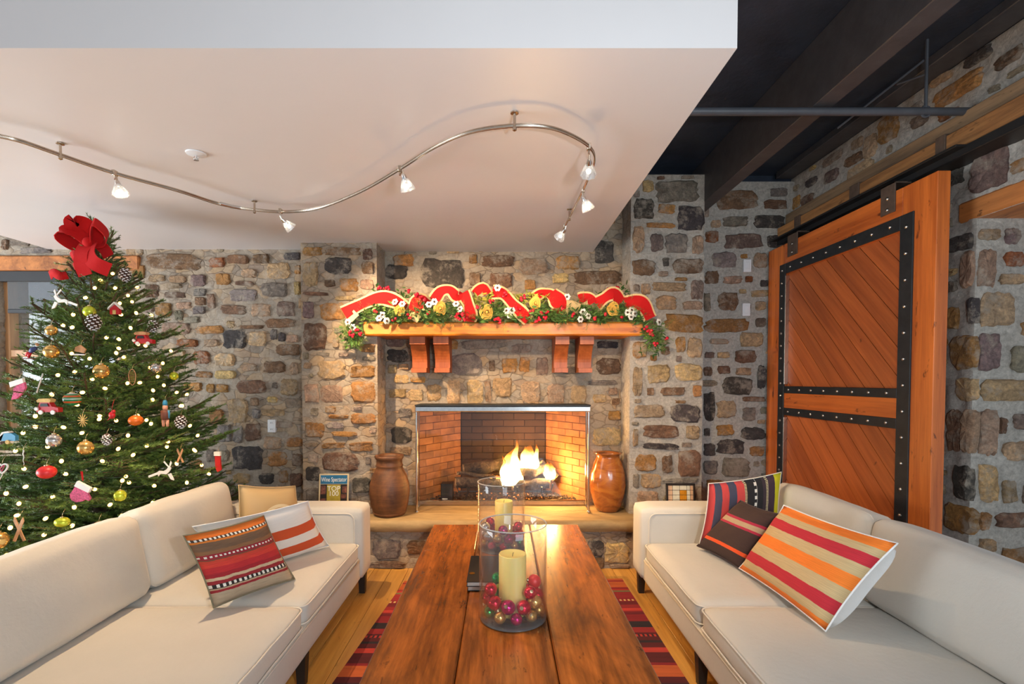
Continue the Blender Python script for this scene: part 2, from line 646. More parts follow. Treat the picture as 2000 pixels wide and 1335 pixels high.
def stripes_mat(name, stops, axis='V', rough=0.9, dash=None, streak=0.12, wobble=0.012):
    """woven stripes: a constant ramp over the cloth's own UV; dash = (centre, half width, count, c1, c2) rows of ticks"""
    k = N(name)
    tc = k.n('ShaderNodeTexCoord')
    sp = k.n('ShaderNodeSeparateXYZ')
    k.l(tc.outputs['UV'], sp.inputs[0])
    a, o = (sp.outputs[1], sp.outputs[0]) if axis == 'V' else (sp.outputs[0], sp.outputs[1])
    wn_ = k.noise(tc.outputs['UV'], 9, 3)
    w = k.n('ShaderNodeMath', operation='MULTIPLY_ADD')
    k.l(wn_, w.inputs[0])
    w.inputs[1].default_value = wobble
    k.l(a, w.inputs[2])
    fac = w.outputs[0]
    parts = [stops[i:i + 30] for i in range(0, len(stops), 30)]
    col = None
    for pi, st in enumerate(parts):
        if pi:
            st = [(0.0, parts[pi - 1][-1][1])] + st
        r = k.ramp(fac, st, 'CONSTANT')
        if col is None:
            col = r
        else:
            gt = k.n('ShaderNodeMath', operation='GREATER_THAN')
            k.l(fac, gt.inputs[0])
            gt.inputs[1].default_value = st[1][0]
            col = k.mix(gt.outputs[0], col, r)
    for (cc, hw, cnt, c1, c2) in (dash or []):
        d = k.n('ShaderNodeMath', operation='COMPARE')
        k.l(fac, d.inputs[0])
        d.inputs[1].default_value = cc
        d.inputs[2].default_value = hw
        fr = k.n('ShaderNodeMath', operation='MULTIPLY')
        k.l(o, fr.inputs[0])
        fr.inputs[1].default_value = cnt
        f2 = k.n('ShaderNodeMath', operation='FRACT')
        k.l(fr.outputs[0], f2.inputs[0])
        g2 = k.n('ShaderNodeMath', operation='GREATER_THAN')
        k.l(f2.outputs[0], g2.inputs[0])
        g2.inputs[1].default_value = 0.5
        tick = k.mix(g2.outputs[0], c1, c2)
        col = k.mix(d.outputs[0], col, tick)
    mp = k.n('ShaderNodeMapping')
    mp.inputs['Scale'].default_value = (6, 120, 1) if axis == 'V' else (120, 6, 1)
    k.l(tc.outputs['UV'], mp.inputs['Vector'])
    sn = k.noise(mp.outputs[0], 1.0, 4)
    col = k.mix(1.0, col, k.ramp(sn, [(0.3, (1 - streak,) * 3), (0.7, (1 + streak,) * 3)]), 'MULTIPLY')
    k.base(col)
    k.bump(sn, 0.2, 0.003)
    return k.set(rough)
# ------------------------------------------------------------------ the room
ZS = 2.62                      # underside of the plaster soffit
Y_LEFT, Y_PIL, Y_CHIM, Y_NICHE = 4.36, 4.15, 4.44, 4.41
X_PL0, X_PL1, X_PR0, X_PR1 = -1.643, -1.022, 1.053, 1.652
X_RW = 2.53
Z_TOP = 3.23
COLS = dict(m=(166, 148, 126), n=(146, 130, 112), t=(176, 146, 116), b=(124, 93, 70), g=(138, 128, 117), k=(80, 73, 69), o=(174, 126, 72), p=(128, 106, 98),
            r=(160, 96, 54), y=(196, 164, 118))


def wall_face(mb, o, u, v, n, w, h, step=0.02, amp=0.012, seed=0):
    """rough pointing: a grid over o + a*u + b*v, pushed along n"""
    o, u, v, n = Vector(o), Vector(u), Vector(v), Vector(n)
    nu, nv = max(1, round(w / step)), max(1, round(h / step))
    vs, fs = [], []
    for j in range(nv + 1):
        for i in range(nu + 1):
            a, b = w * i / nu, h * j / nv
            p = o + u * a + v * b
            e = min(1, min(i, nu - i, j, nv - j) / 1.0)
            d = noise.fractal(p * 15 + Vector((seed,) * 3), 0.7, 2.0, 3) * amp * e
            vs.append(p + n * d)
    for j in range(nv):
        for i in range(nu):
            k = j * (nu + 1) + i
            fs.append((k, k + 1, k + nu + 2, k + nu + 1))
    mb.add(vs, fs)


def stone_mesh(w, h, dep, rnd):
    m = 22
    ax, ay = w / 2, h / 2
    out = []
    pw = rnd.uniform(4.0, 9.0)
    for i in range(m):
        a = 2 * PI * (i + rnd.uniform(-.34, .34)) / m
        c, s = math.cos(a), math.sin(a)
        rr = (abs(c) ** pw + abs(s) ** pw) ** (-1 / pw)
        k = rnd.uniform(0.90, 1.08)
        out.append((c * rr * ax * k, s * rr * ay * k))
    tx, ty = rnd.uniform(-.3, .3), rnd.uniform(-.3, .3)
    vs = [(x, y, -0.02) for x, y in out] + [(x, y, dep * rnd.uniform(.25, .6)) for x, y in out]
    vs += [(x * .86 + rnd.uniform(-.004, .004), y * .84, dep * (1 + tx * x / ax + ty * y / ay) * rnd.uniform(.8, 1.25)) for x, y in out]
    vs.append((ax * rnd.uniform(-.2, .2), ay * rnd.uniform(-.2, .2), dep * rnd.uniform(.8, 1.35)))
    fs = []
    for i in range(m):
        j = (i + 1) % m
        fs.append((i, j, m + j, m + i))
        fs.append((m + i, m + j, 2 * m + j, 2 * m + i))
        fs.append((2 * m + i, 2 * m + j, 3 * m))
    me = bpy.data.meshes.new('stone')
    me.from_pydata(vs, [], fs)
    me.materials.append(M_STONE)
    return me


def add_stone(parent, rl, c, u, v, n, w, h, col, rnd, dep=0.019):
    o = link('stone', stone_mesh(w, h, dep, rnd), parent)
    o.matrix_local = Matrix.Translation(-rl) @ frame_m(c, u, v, n) @ Matrix.Rotation(rnd.uniform(-.05, .05), 4, 'Z')
    k = rnd.uniform(.88, 1.12)
    r, g, b = COLS[col]
    o.color = srgb(min(255, r * k), min(255, g * k * rnd.uniform(.97, 1.03)), min(255, b * k * rnd.uniform(.94, 1.06)))
    return o


def stone_wall(parent, o, u, v, n, w, h, rects, fill, seed, holes=(), wts='mmmmnnntgyo', smin=.06, smax=.24):
    """rects: traced stones (a0,b0,a1,b1,colour) in wall coordinates; then smaller ones fitted between them"""
    rnd = random.Random(seed)
    o, u, v, n = Vector(o), Vector(u), Vector(v), Vector(n)
    rl = rootloc(parent)
    G = 0.02
    nu, nv = int(w / G) + 1, int(h / G) + 1
    occ = [[False] * nv for _ in range(nu)]

    def mark(a0, b0, a1, b1):
        for i in range(max(0, int(a0 / G)), min(nu, int(a1 / G) + 1)):
            for j in range(max(0, int(b0 / G)), min(nv, int(b1 / G) + 1)):
                occ[i][j] = True

    def free(a0, b0, a1, b1):
        for i in range(max(0, int(a0 / G)), min(nu, int(a1 / G) + 1)):
            for j in range(max(0, int(b0 / G)), min(nv, int(b1 / G) + 1)):
                if occ[i][j]:
                    return False
        return True

    for hl in holes:
        mark(*hl)
    cnt = 0
    for (a0, b0, a1, b1, c) in rects:
        a0, a1 = max(a0, .006), min(a1, w - .006)
        b0, b1 = max(b0, .006), min(b1, h - .004)
        if a1 - a0 < .02 or b1 - b0 < .015:
            continue
        mark(a0, b0, a1, b1)
        add_stone(parent, rl, o + u * (a0 + a1) / 2 + v * (b0 + b1) / 2, u, v, n, a1 - a0, b1 - b0, c, rnd)
        cnt += 1
    m = .007
    tries = 0
    while cnt < fill and tries < 6000:
        tries += 1
        sw = rnd.uniform(smin, smax) * (1 if tries < 2500 else .5)
        sh = rnd.uniform(.045, .12) * (1 if tries < 2500 else .6)
        a0, b0 = rnd.uniform(.006, w - sw - .006), rnd.uniform(.006, h - sh - .006)
        if a0 < 0 or b0 < 0 or not free(a0 - m, b0 - m, a0 + sw + m, b0 + sh + m):
            continue
        mark(a0, b0, a0 + sw, b0 + sh)
        add_stone(parent, rl, o + u * (a0 + sw / 2) + v * (b0 + sh / 2), u, v, n, sw, sh, rnd.choice(wts), rnd, .013)
        cnt += 1


def px_rects(rows, x0, Y, z0=0.0, X=None):
    out = []
    for r in rows:
        a, b = P(r[0], r[1], Y=Y), P(r[2], r[3], Y=Y)
        out.append((a.x - x0, b.z - z0, b.x - x0, a.z - z0, r[4]))
    return out


def S(txt):
    rows = []
    for ln in txt.split(';'):
        q = ln.split()
        if q:
            rows.append((*map(float, q[:4]), q[4]))
    return rows


ST_LEFT = S('''288 496 394 526 b;260 517 284 543 o;409 503 440 522 r;291 536 323 550 t;331 538 363 552 t;373 536 403 559 p;284 555 311 581 b;
327 554 356 563 t;322 570 363 582 b;379 564 404 578 g;381 580 403 596 b;405 574 421 602 t;377 598 402 613 g;304 591 336 618 o;343 606 358 626 g;
345 590 374 603 t;359 618 390 631 g;316 630 372 653 t;383 636 437 652 o;345 662 388 677 r;399 662 428 677 t;331 683 363 696 t;379 685 410 711 r;
443 498 486 515 b;495 496 526 515 b;555 493 588 508 k;422 534 450 556 o;472 525 502 542 t;522 513 567 544 y;459 549 497 557 b;508 552 562 579 g;
576 518 588 535 o;575 550 588 575 y;449 565 501 588 g;432 596 483 614 b;492 593 529 618 t;540 588 576 618 p;520 622 576 640 b;470 635 515 642 b;
437 644 482 680 k;486 647 522 676 y;529 643 542 663 g;544 649 558 667 k;540 672 585 694 b;560 653 583 669 t;420 690 459 714 y;515 705 558 728 b;
383 725 415 737 o;420 723 461 740 y;471 710 502 725 t;360 747 395 764 o;404 749 420 767 o;423 750 446 766 o;463 742 520 768 b;549 739 582 772 t;
567 708 584 731 t;522 774 543 786 y;446 778 485 825 y;489 776 506 792 t;409 799 438 827 o;493 798 509 817 g;512 799 555 812 t;479 827 510 860 b;
456 831 476 864 g;424 829 453 862 g;516 852 549 877 t;559 854 592 872 o;454 870 514 916 k;524 881 561 910 o;571 885 592 909 b;506 924 535 944 k;
545 918 563 942 o;567 924 592 950 b;20 462 60 480 g;5 468 18 488 b;40 484 100 495 g''')
ST_PL = S('''592 483 630 499 o;636 483 704 499 b;709 486 728 507 b;706 511 730 535 b;592 510 622 560 t;636 503 688 535 k;634 546 655 560 b;
664 544 700 569 o;704 546 730 566 t;592 570 641 577 b;655 578 692 587 t;625 592 674 625 o;592 589 614 621 p;593 632 638 684 b;650 659 663 679 t;
702 671 732 688 o;621 704 674 741 t;685 714 732 737 o;595 749 623 786 t;627 751 670 786 t;686 745 733 786 o;685 807 733 827 o;596 825 633 854 o;
637 824 672 836 g;648 842 697 852 o;629 864 674 875 o;683 862 728 881 o;629 883 701 920 b;598 910 626 938 k;689 932 724 962 k;642 809 681 817 o''')
ST_CH = S('''768 497 808 520 o;745 517 795 545 k;824 507 905 563 k;916 497 932 515 o;943 498 1005 522 b;916 532 939 558 b;957 532 1000 562 b;
1014 504 1070 536 t;1087 499 1132 526 o;1079 534 1110 553 y;1122 529 1212 555 b;1162 470 1198 515 k;1024 546 1046 566 o;753 660 790 677 p;757 682 797 707 k;
880 690 940 733 g;900 663 990 681 g;955 703 967 724 b;758 712 776 729 y;779 710 798 722 y;770 732 798 748 y;801 735 831 747 o;798 760 827 783 y;
834 750 862 783 y;873 743 899 787 y;912 743 943 787 y;947 743 959 785 t;963 737 999 775 y;760 759 794 776 y;778 797 804 814 g;980 699 1010 728 o;
1014 697 1034 726 o;1047 697 1070 732 p;1165 699 1213 731 b;1166 666 1207 680 k;1018 744 1056 786 t;1068 749 1103 788 t;1115 752 1145 787 t;
1158 770 1184 786 y;1148 742 1205 752 g;1188 757 1206 771 t;1195 777 1210 790 b;1188 802 1214 820 o;1157 835 1212 870 y;764 833 804 866 k;
762 872 804 888 t''')
ST_PR = S('''1282 353 1364 394 g;1255 352 1276 375 y;1283 345 1297 351 b;1238 388 1276 427 k;1285 399 1318 417 o;1323 403 1374 450 k;1264 435 1318 445 o;
1236 441 1258 493 t;1270 457 1295 491 p;1300 456 1342 494 g;1352 460 1373 496 t;1235 507 1280 538 b;1294 503 1306 520 k;1315 505 1373 535 b;
1274 551 1338 569 t;1252 553 1270 575 t;1237 555 1249 569 p;1349 547 1373 584 p;1281 577 1320 605 y;1333 588 1372 605 t;1299 613 1372 648 o;
1320 658 1338 688 o;1343 659 1371 698 t;1236 667 1263 699 o;1291 676 1307 693 b;1236 716 1254 772 t;1264 712 1308 748 y;1318 710 1370 743 y;
1264 757 1276 772 b;1291 756 1338 772 b;1353 752 1369 775 o;1238 790 1297 815 t;1308 790 1368 824 k;1257 829 1324 855 b;1340 831 1365 858 t;
1236 837 1246 871 t;1257 865 1326 877 k;1241 887 1281 920 o;1293 889 1313 923 b;1325 878 1367 929 b;1252 925 1290 952 y;1296 933 1362 943 g;
1236 925 1248 953 g''')
ST_NI = S('''1397 371 1479 409 b;1492 390 1537 408 b;1504 367 1537 384 g;1388 430 1408 445 t;1412 423 1460 442 g;1473 420 1531 445 k;1416 457 1489 485 p;
1378 451 1403 474 r;1498 459 1530 484 k;1391 492 1438 523 g;1446 496 1459 505 o;1472 494 1498 523 t;1376 529 1403 554 b;1413 539 1449 554 t;
1455 539 1469 551 r;1485 547 1499 560 k;1402 570 1440 606 b;1374 572 1387 607 g;1376 622 1460 649 o;1475 621 1495 639 p;1475 588 1495 606 t;
1446 649 1490 677 t;1386 661 1423 672 t;1436 683 1476 709 b;1401 687 1425 699 y;1376 687 1394 699 p;1401 714 1425 730 b;1437 718 1467 732 t;
1374 716 1390 734 b;1479 714 1495 758 k;1411 736 1468 770 k;1374 767 1396 820 k;1400 782 1437 815 t;1450 774 1494 784 b;1449 795 1475 821 g;
1400 829 1432 850 o;1446 834 1494 858 k;1400 857 1452 886 k;1465 871 1492 890 o;1409 893 1463 931 g;1374 865 1396 890 k;1374 836 1386 851 k;
1374 898 1401 925 g''')
# right wall: left-middle, right-middle and height in pixels
ST_RW = [(1885, 131, 1939, 92, 22, 'k'), (1825, 197, 1919, 152, 36, 'o'), (1945, 134, 2000, 92, 26, 'b'), (1822, 166, 1866, 140, 14, 't'),
         (1717, 262, 1757, 240, 52, 'o'), (1691, 292, 1713, 278, 42, 't'), (1651, 323, 1687, 300, 19, 'b'), (1656, 344, 1706, 316, 22, 't'),
         (1612, 350, 1639, 335, 22, 'p'), (1576, 362, 1598, 348, 15, 'k'), (1782, 242, 1816, 227, 20, 'p'), (1837, 230, 1873, 216, 14, 'r'),
         (1858, 352, 1884, 338, 28, 'k'), (1900, 345, 1973, 316, 76, 'p'), (1856, 478, 1902, 470, 30, 'k'), (1879, 526, 1905, 524, 70, 't'),
         (1852, 622, 1874, 621, 42, 'o'), (1893, 607, 1907, 607, 50, 'k'), (1861, 688, 1906, 688, 66, 'o'), (1872, 760, 1906, 761, 44, 'y'),
         (1855, 840, 1880, 841, 80, 'b'), (1883, 842, 1906, 843, 84, 't'), (1864, 940, 1898, 944, 66, 'k'), (1848, 1010, 1906, 1016, 54, 'o'),
         (1566, 395, 1590, 384, 18, 'b'), (1850, 560, 1872, 559, 20, 'g')]
ST_JAMB = S('''1912 448 1952 469 t;1962 446 1988 477 p;1962 492 1998 520 r;1911 571 1976 637 t;1952 535 1998 555 t;1975 675 2010 726 g;1949 815 1962 846 b;
1977 809 2010 838 p;1958 862 2020 899 t;1911 906 1947 979 y;1957 937 1982 981 t;1945 1000 2010 1029 b;1911 1051 1943 1075 y;1955 1069 2020 1111 o;
1911 486 1942 561 t;1911 651 1950 723 p;1911 740 2014 783 y;1911 800 1944 888 t;1911 1000 1930 1035 o;1911 1085 1945 1110 g''')

UX, UY, UZ = Vector((1, 0, 0)), Vector((0, 1, 0)), Vector((0, 0, 1))


def wall_seg(name, label, x0, x1, Y, z1, rects, fill, seed, holes=(), sides=(), z0=0.0, mortar=None):
    w = thing(name, label, 'wall', ((x0 + x1) / 2, Y, 0), kind='structure')
    mb = MB()
    zs = sorted({z0, z1, *[h[1] for h in holes], *[h[3] for h in holes]})
    xs = sorted({x0, x1, *[h[0] for h in holes], *[h[2] for h in holes]})
    for xa, xb in zip(xs, xs[1:]):
        for za, zb in zip(zs, zs[1:]):
            if any(h[0] <= xa + 1e-4 and h[2] >= xb - 1e-4 and h[1] <= za + 1e-4 and h[3] >= zb - 1e-4 for h in holes):
                continue
            wall_face(mb, (xa, Y, za), UX, UZ, -UY, xb - xa, zb - za, seed=seed)
    for (o, u, wd) in sides:
        wall_face(mb, o, u, UZ, Vector(u).cross(UZ), wd, z1 - z0, seed=seed)
    mb.build('mortar', mortar or M_MORTAR, w, smooth='all')
    stone_wall(w, (x0, Y, z0), UX, UZ, -UY, x1 - x0, z1 - z0, px_rects(rects, x0, Y, z0), fill, seed,
               [(h[0] - x0, h[1] - z0, h[2] - x0, h[3] - z0) for h in holes])
    return w


WIN = (-4.35, 0.9, -3.30, 2.45)      # window hole in the back wall
w_left = wall_seg('wall_back', 'rubble stone wall behind the Christmas tree, from window to left fireplace pier', -5.0, X_PL0, Y_LEFT, Z_TOP, ST_LEFT, 290, 3, [WIN])
wall_seg('wall_back_corner', 'far end of the rubble stone wall beyond the window', -6.45, -5.0, Y_LEFT, Z_TOP, [], 60, 13)
w_pl = wall_seg('wall_pier_left', 'projecting rubble stone pier left of the fireplace', X_PL0, X_PL1, Y_PIL, Z_TOP, ST_PL, 100, 4,
                sides=[((X_PL1, Y_PIL, 0), (0, 1, 0), .3), ((X_PL0, Y_PIL + .22, 0), (0, -1, 0), .22)])
FB = (-0.735, 0.395, 0.75, 1.265)    # the hearth opening
w_ch = wall_seg('wall_chimney', 'honey coloured stone chimney breast around the fireplace opening', X_PL1, X_PR0, Y_CHIM, Z_TOP, ST_CH, 140, 5, [FB])
w_pr = wall_seg('wall_pier_right', 'projecting rubble stone pier right of the fireplace', X_PR0, X_PR1, Y_PIL, 3.17, ST_PR, 100, 6,
                sides=[((X_PR1, Y_PIL, 0), (0, 1, 0), .3), ((X_PR0, Y_PIL + .3, 0), (0, -1, 0), .3)], mortar=mortar_mat('greyed_lime_mortar', .45, .5))
w_ni = wall_seg('wall_niche', 'stone wall section between right pier and sliding barn door', X_PR1, X_RW, Y_NICHE, 3.215, ST_NI, 95, 7, mortar=M_MORTAR2)

# right wall with its doorway
YJ = 2.71
w_r = thing('wall_right', 'side stone wall carrying the barn door rail and the doorway lintel', 'wall', (X_RW, 3.2, 0), kind='structure')
mb = MB()
UN = Vector((0, -1, 0))
wall_face(mb, (X_RW, Y_NICHE + .05, 0), UN, UZ, -UX, Y_NICHE + .05 - YJ, Z_TOP + .02, seed=9)
wall_face(mb, (X_RW, YJ, 2.36), UN, UZ, -UX, 1.6, Z_TOP + .02 - 2.36, seed=9)
wall_face(mb, (X_RW, YJ, 0), UX, UZ, -UY, 0.75, 2.36, seed=9)
mb.box(X_RW + .05, X_RW + .7, -0.4, 1.1, 0, Z_TOP)
mb.build('mortar', M_MORTAR2, w_r, smooth='all')
Y0R = Y_NICHE + .05
rr = []
for (xa, ya, xb, yb, hp, c) in ST_RW:
    A, B = P(xa, ya, X=X_RW), P(xb, yb, X=X_RW)
    hz = hp * (A.y + B.y) / 2 / FPX
    zc = (A.z + B.z) / 2
    rr.append((Y0R - A.y, zc - hz / 2, Y0R - B.y, zc + hz / 2, c))
LH = 2.472
stone_wall(w_r, (X_RW, Y0R, 0), UN, UZ, -UX, Y0R - 1.15, Z_TOP + .02, rr, 92, 21, [(Y0R - 2.84, 0 if False else 2.34, Y0R - 1.1, LH + .01), (Y0R - YJ, 0, Y0R - 1.1, 2.37), (0, 2.6, Y0R - 1.1, 2.95), (0, 0, Y0R - 2.95, 2.6)])
stone_wall(w_r, (X_RW, YJ, 0), UX, UZ, -UY, 0.75, 2.36, px_rects(ST_JAMB, X_RW, YJ), 46, 22, wts='ttyogp')

# lintel over the doorway
lt = MB()
lt.box(X_RW - .012, X_RW + .62, 1.15, 2.815, 2.362, LH, .012)
lt.build('trim_1', M_LINTEL, None, label='heavy knotty timber lintel over the doorway in the side wall', cat='lintel', kind='structure')

# ceilings
mb = MB()
mb.box(-3.88, 0.795, 1.735, 4.5, ZS, 3.3)
mb.build('ceiling', M_SOFFIT, None, label='dropped pale plaster ceiling box hanging over sofas and fireplace', cat='ceiling', kind='structure')
mb = MB()
mb.box(-6.5, 3.4, -4.2, 5.2, 3.3, 3.4)
mb.box(-6.5, 2.6, 4.5, 4.62, 2.6, 3.3)
mb.box(2.6, 2.7, -4.2, 4.62, 3.15, 3.3)
mb.build('ceiling_deck', M_BLACK_CEIL, None, label='black painted ceiling deck above the timber beams', cat='ceiling', kind='structure')
mb = MB()
mb.box(1.65, 1.757, -0.6, 4.43, 2.95, 3.3, .004)
mb.build('ceiling_beam', M_BLACK_BEAM, None, label='black ceiling beam running beside the right stone pier', cat='beam', kind='structure')
mb = MB()
mb.box(2.38, 2.52, -0.6, 4.43, 3.245, 3.3, .004)
mb.build('ceiling_beam', M_BLACK_BEAM, None, label='flat black ledger board along the top of the side wall', cat='beam', kind='structure')

# floor: boards run towards the hearth
fl = thing('floor', 'golden pine board floor', 'floor', (0, 2, 0), kind='structure')
mb = MB()
mb.box(-6.5, 3.4, -4.2, 4.6, -0.08, -0.022)
mb.build('subfloor', M_FLOOR, fl)
bw = .135
me_b = None
i = 0
x = -2.43
while x < 2.5:
    mb = MB()
    mb.box(-bw / 2 + .0012, bw / 2 - .0012, -1.85, 1.99, -.021, 0, .0015)
    if me_b is None:
        me_b = mb.mesh('floor_plank', M_FLOOR)
    o = link('floor_plank', me_b, fl)
    o.location = (x, 0, 0)
    x += bw
mb = MB()
for k in range(46):
    xx = -6.2 + k * .2
    mb.box(xx, xx + .197, -4.1, .14, -.021, 0)
mb.build('distant_planks', M_FLOOR, fl, kind='stuff')

# pipe below the deck with its hanger
pp = thing('ceiling_pipe', 'black pipe slung across under the dark ceiling beam', 'pipe', (1.7, 2.72, 2.92))
mb = MB()
mb.tube([(.9, 2.72, 2.925), (2.54, 2.72, 2.925)], .0205, 12)
mb.build('pipe_run', M_PIPE, pp, smooth=True)
mb = MB()
hx = P(1808, 208, Y=2.72).x
mb.tube([(hx, 2.72, 2.94), (hx, 2.72, 3.3)], .008, 8)
mb.tube([(hx + .028 * math.cos(a * PI / 6), 2.72, 2.925 + .028 * math.sin(a * PI / 6)) for a in range(12)], .006, 6, closed=True)
mb.build('hanger_rod', M_PIPE, pp, smooth=True)
mb = MB()
mb.tube([(hx - .005, 2.73, 3.2), (hx - .25, 3.05, 3.0)], .006, 6)
mb.tube([(hx - .07, 2.83, 3.13), (hx, 2.72, 3.12)], .005, 6)
mb.build('brace', M_PIPE, pp, smooth=True)

# window beside the tree
wd = thing('window_1', 'pine framed window with half drawn dark shade behind the tree', 'window', (-3.8, Y_LEFT, .9), kind='structure')
x0, z0, x1, z1 = WIN


def wpart(nm, m, *b, bev=.004):
    q = MB()
    q.box(*b, bev)
    return q.build(nm, m, wd)


yw = Y_LEFT + .10
fx0 = P(13, 700, Y=yw).x
wpart('jamb', M_WINW, fx0, fx0 + .062, yw - .03, yw + .06, z0, 2.43)
wpart('jamb', M_WINW, x1 - .085, x1, yw - .03, yw + .06, z0, 2.43)
zm = P(60, 690, Y=yw).z
wpart('transom', M_WINW, fx0 + .062, x1 - .085, yw - .028, yw + .05, zm - .03, zm + .03)
wpart('window_sill', M_WINW, fx0, x1, yw - .05, yw + .06, z0, z0 + .07)
wpart('window_head', M_WINW, fx0, x1, yw - .03, yw + .06, 2.38, 2.43)
wpart('pane', M_PANE, fx0 + .055, x1 - .08, yw + .01, yw + .016, zm + .03, 2.38, bev=0)
wpart('pane', M_PANE, fx0 + .055, x1 - .08, yw + .01, yw + .016, z0 + .07, zm - .03, bev=0)
zc = P(60, 550, Y=yw - .06).z
zb = P(60, 608, Y=yw - .06).z
sx0 = P(15, 560, Y=yw - .06).x
wpart('shade_cassette', M_SLOT, x0, x1, yw - .09, yw - .035, zc, 2.44)
wpart('roller_shade', M_SHADE, sx0, x1 - .01, yw - .062, yw - .06, zb + .02, zc, bev=0)
wpart('shade_bar', M_SLOT, sx0, x1 - .01, yw - .07, yw - .05, zb - .015, zb + .02)
q = MB()
wall_face(q, (x0, yw + .2, z0), Vector((0, -1, 0)), UZ, UX, .3, z1 - z0)
wall_face(q, (x1, Y_LEFT, z0), Vector((0, 1, 0)), UZ, -UX, .3, z1 - z0)
q.build('reveal', M_MORTAR, wd, smooth='all')
q = MB()
q.box(-4.6, -3.1, Y_LEFT - .03, Y_LEFT + .2, P(0, 528, Y=Y_LEFT).z, P(0, 500, Y=Y_LEFT).z, .01)
q.build('trim_2', M_LINTEL, None, label='orange brown timber lintel over the window by the tree', cat='lintel', kind='structure')
# what the window looks out on: a snowy slope and a pale stone house corner
q = MB()
vs, fs = [], []
for j in range(9):
    for i in range(13):
        xx, yy = -12 + i * 1.1, 5.4 + j * 1.2
        vs.append((xx, yy, -.6 + .05 * j + .12 * noise.noise(Vector((xx * .6, yy * .6, 0)))))
for j in range(8):
    for i in range(12):
        k = j * 13 + i
        fs.append((k, k + 1, k + 14, k + 13))
q.add(vs, fs)
q.build('ground_outside', plain('snow', srgb(240, 242, 246), .8, 0, .03), None, smooth='all', label='snow covered ground outside the window', cat='ground', kind='structure')
q = thing('wall_outside', 'pale rendered house wall with stone corner seen through the window', 'wall', (-8, 9, -.6), kind='structure')
m_ = MB()
m_.box(-9.6, -6.9, 8, 9, -.6, 4.6)
m_.build('render', plain('pale_render', srgb(222, 224, 226), .9, 0, .04), q)
m_ = MB()
for k in range(14):
    m_.box(-6.95, -6.95 + (.55 if k % 2 else .35), 7.97, 9, -.5 + k * .36, -.5 + k * .36 + .34, .02)
m_.build('corner_stone', plain('grey_quoin', srgb(186, 186, 188), .9, 0, .12), q, kind='stuff')
# ------------------------------------------------------------------ raised hearth
HZ = .395
hb = thing('hearth', 'raised stone hearth with a rough sandstone slab on top', 'hearth', (0, 4.05, 0), kind='structure')
mb = MB()
wall_face(mb, (-1.64, 3.985, 0), UX, UZ, -UY, 3.29, .31, seed=31)
mb.box(-1.64, 1.65, 4.0, 4.5, 0, .31)
mb.build('mortar', M_MORTAR, hb, smooth='all')
stone_wall(hb, (-1.64, 3.985, 0), UX, UZ, -UY, 3.29, .30,
           px_rects(S('728 1052 782 1092 g;722 1094 790 1110 b;795 1055 835 1080 b;1145 1055 1178 1085 k;1182 1060 1228 1098 y;1150 1088 1180 1110 b;1190 1100 1230 1111 t'), -1.64, 3.985), 40, 33, wts='gbktyp')
rnd = random.Random(5)
mb = MB()
nx = 60
vs, fs = [], []
prof = [(0, .305), (-.02, .33), (-.025, .365), (-.008, .392), (.03, HZ), (.3, HZ), (.62, HZ)]
for i in range(nx + 1):
    xx = -1.64 + 3.29 * i / nx
    for j, (dy, z) in enumerate(prof):
        w_ = .018 * noise.noise(Vector((xx * 5, j * 2.3, 4))) if j < 4 else 0
        vs.append((xx, 3.945 + dy + w_ + .008 * noise.noise(Vector((xx * 19, j * 3, 1))), z + (.006 * noise.noise(Vector((xx * 8, j, 9))) if j < 5 else 0)))
m_ = len(prof)
for i in range(nx):
    for j in range(m_ - 1):
        k = i * m_ + j
        fs.append((k, k + 1, k + m_ + 1, k + m_))
mb.add(vs, fs)
mb.box(-1.64, 1.65, 4.0, 4.5, .306, HZ - .012)
mb.build('hearth_slab', M_HEARTH, hb, smooth='all')

# ------------------------------------------------------------------ firebox
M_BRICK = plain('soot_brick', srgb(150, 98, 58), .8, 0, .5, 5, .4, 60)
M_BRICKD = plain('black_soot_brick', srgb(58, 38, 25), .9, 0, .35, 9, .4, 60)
fb = thing('firebox', 'brick lined fireplace recess darkened by soot', 'firebox', (0, 4.7, HZ), kind='structure')
FX0, FX1, FZ1 = FB[0], FB[2], FB[3]
BX0, BX1, BY = -.40, .43, 4.95
mb = MB()
mb.box(FX0 - .1, FX1 + .1, Y_CHIM + .015, 5.1, HZ - .06, HZ + .004)
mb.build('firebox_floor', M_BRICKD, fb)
mb = MB()
mb.box(FX0 - .05, FX1 + .05, Y_CHIM + .05, 5.1, FZ1 + .12, FZ1 + .2)
mb.box(FX0 - .12, FX0 - .03, Y_CHIM + .04, 5.1, HZ, FZ1 + .2)
mb.box(FX1 + .03, FX1 + .12, Y_CHIM + .04, 5.1, HZ, FZ1 + .2)
mb.box(FX0 - .1, FX1 + .1, BY + .06, BY + .12, HZ, FZ1 + .2)
mb.box(FX0 - .05, FX1 + .05, Y_CHIM + .03, Y_CHIM + .09, FZ1 - .01, FZ1 + .2)
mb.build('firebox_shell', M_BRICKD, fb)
bm_cache = {}


def brick_mesh(L, mat):
    key = (round(L, 3), mat.name)
    if key not in bm_cache:
        q = MB()
        q.box(-L / 2, L / 2, 0, .05, -.031, .031, .003)
        bm_cache[key] = q.mesh('brick', mat)
    return bm_cache[key]


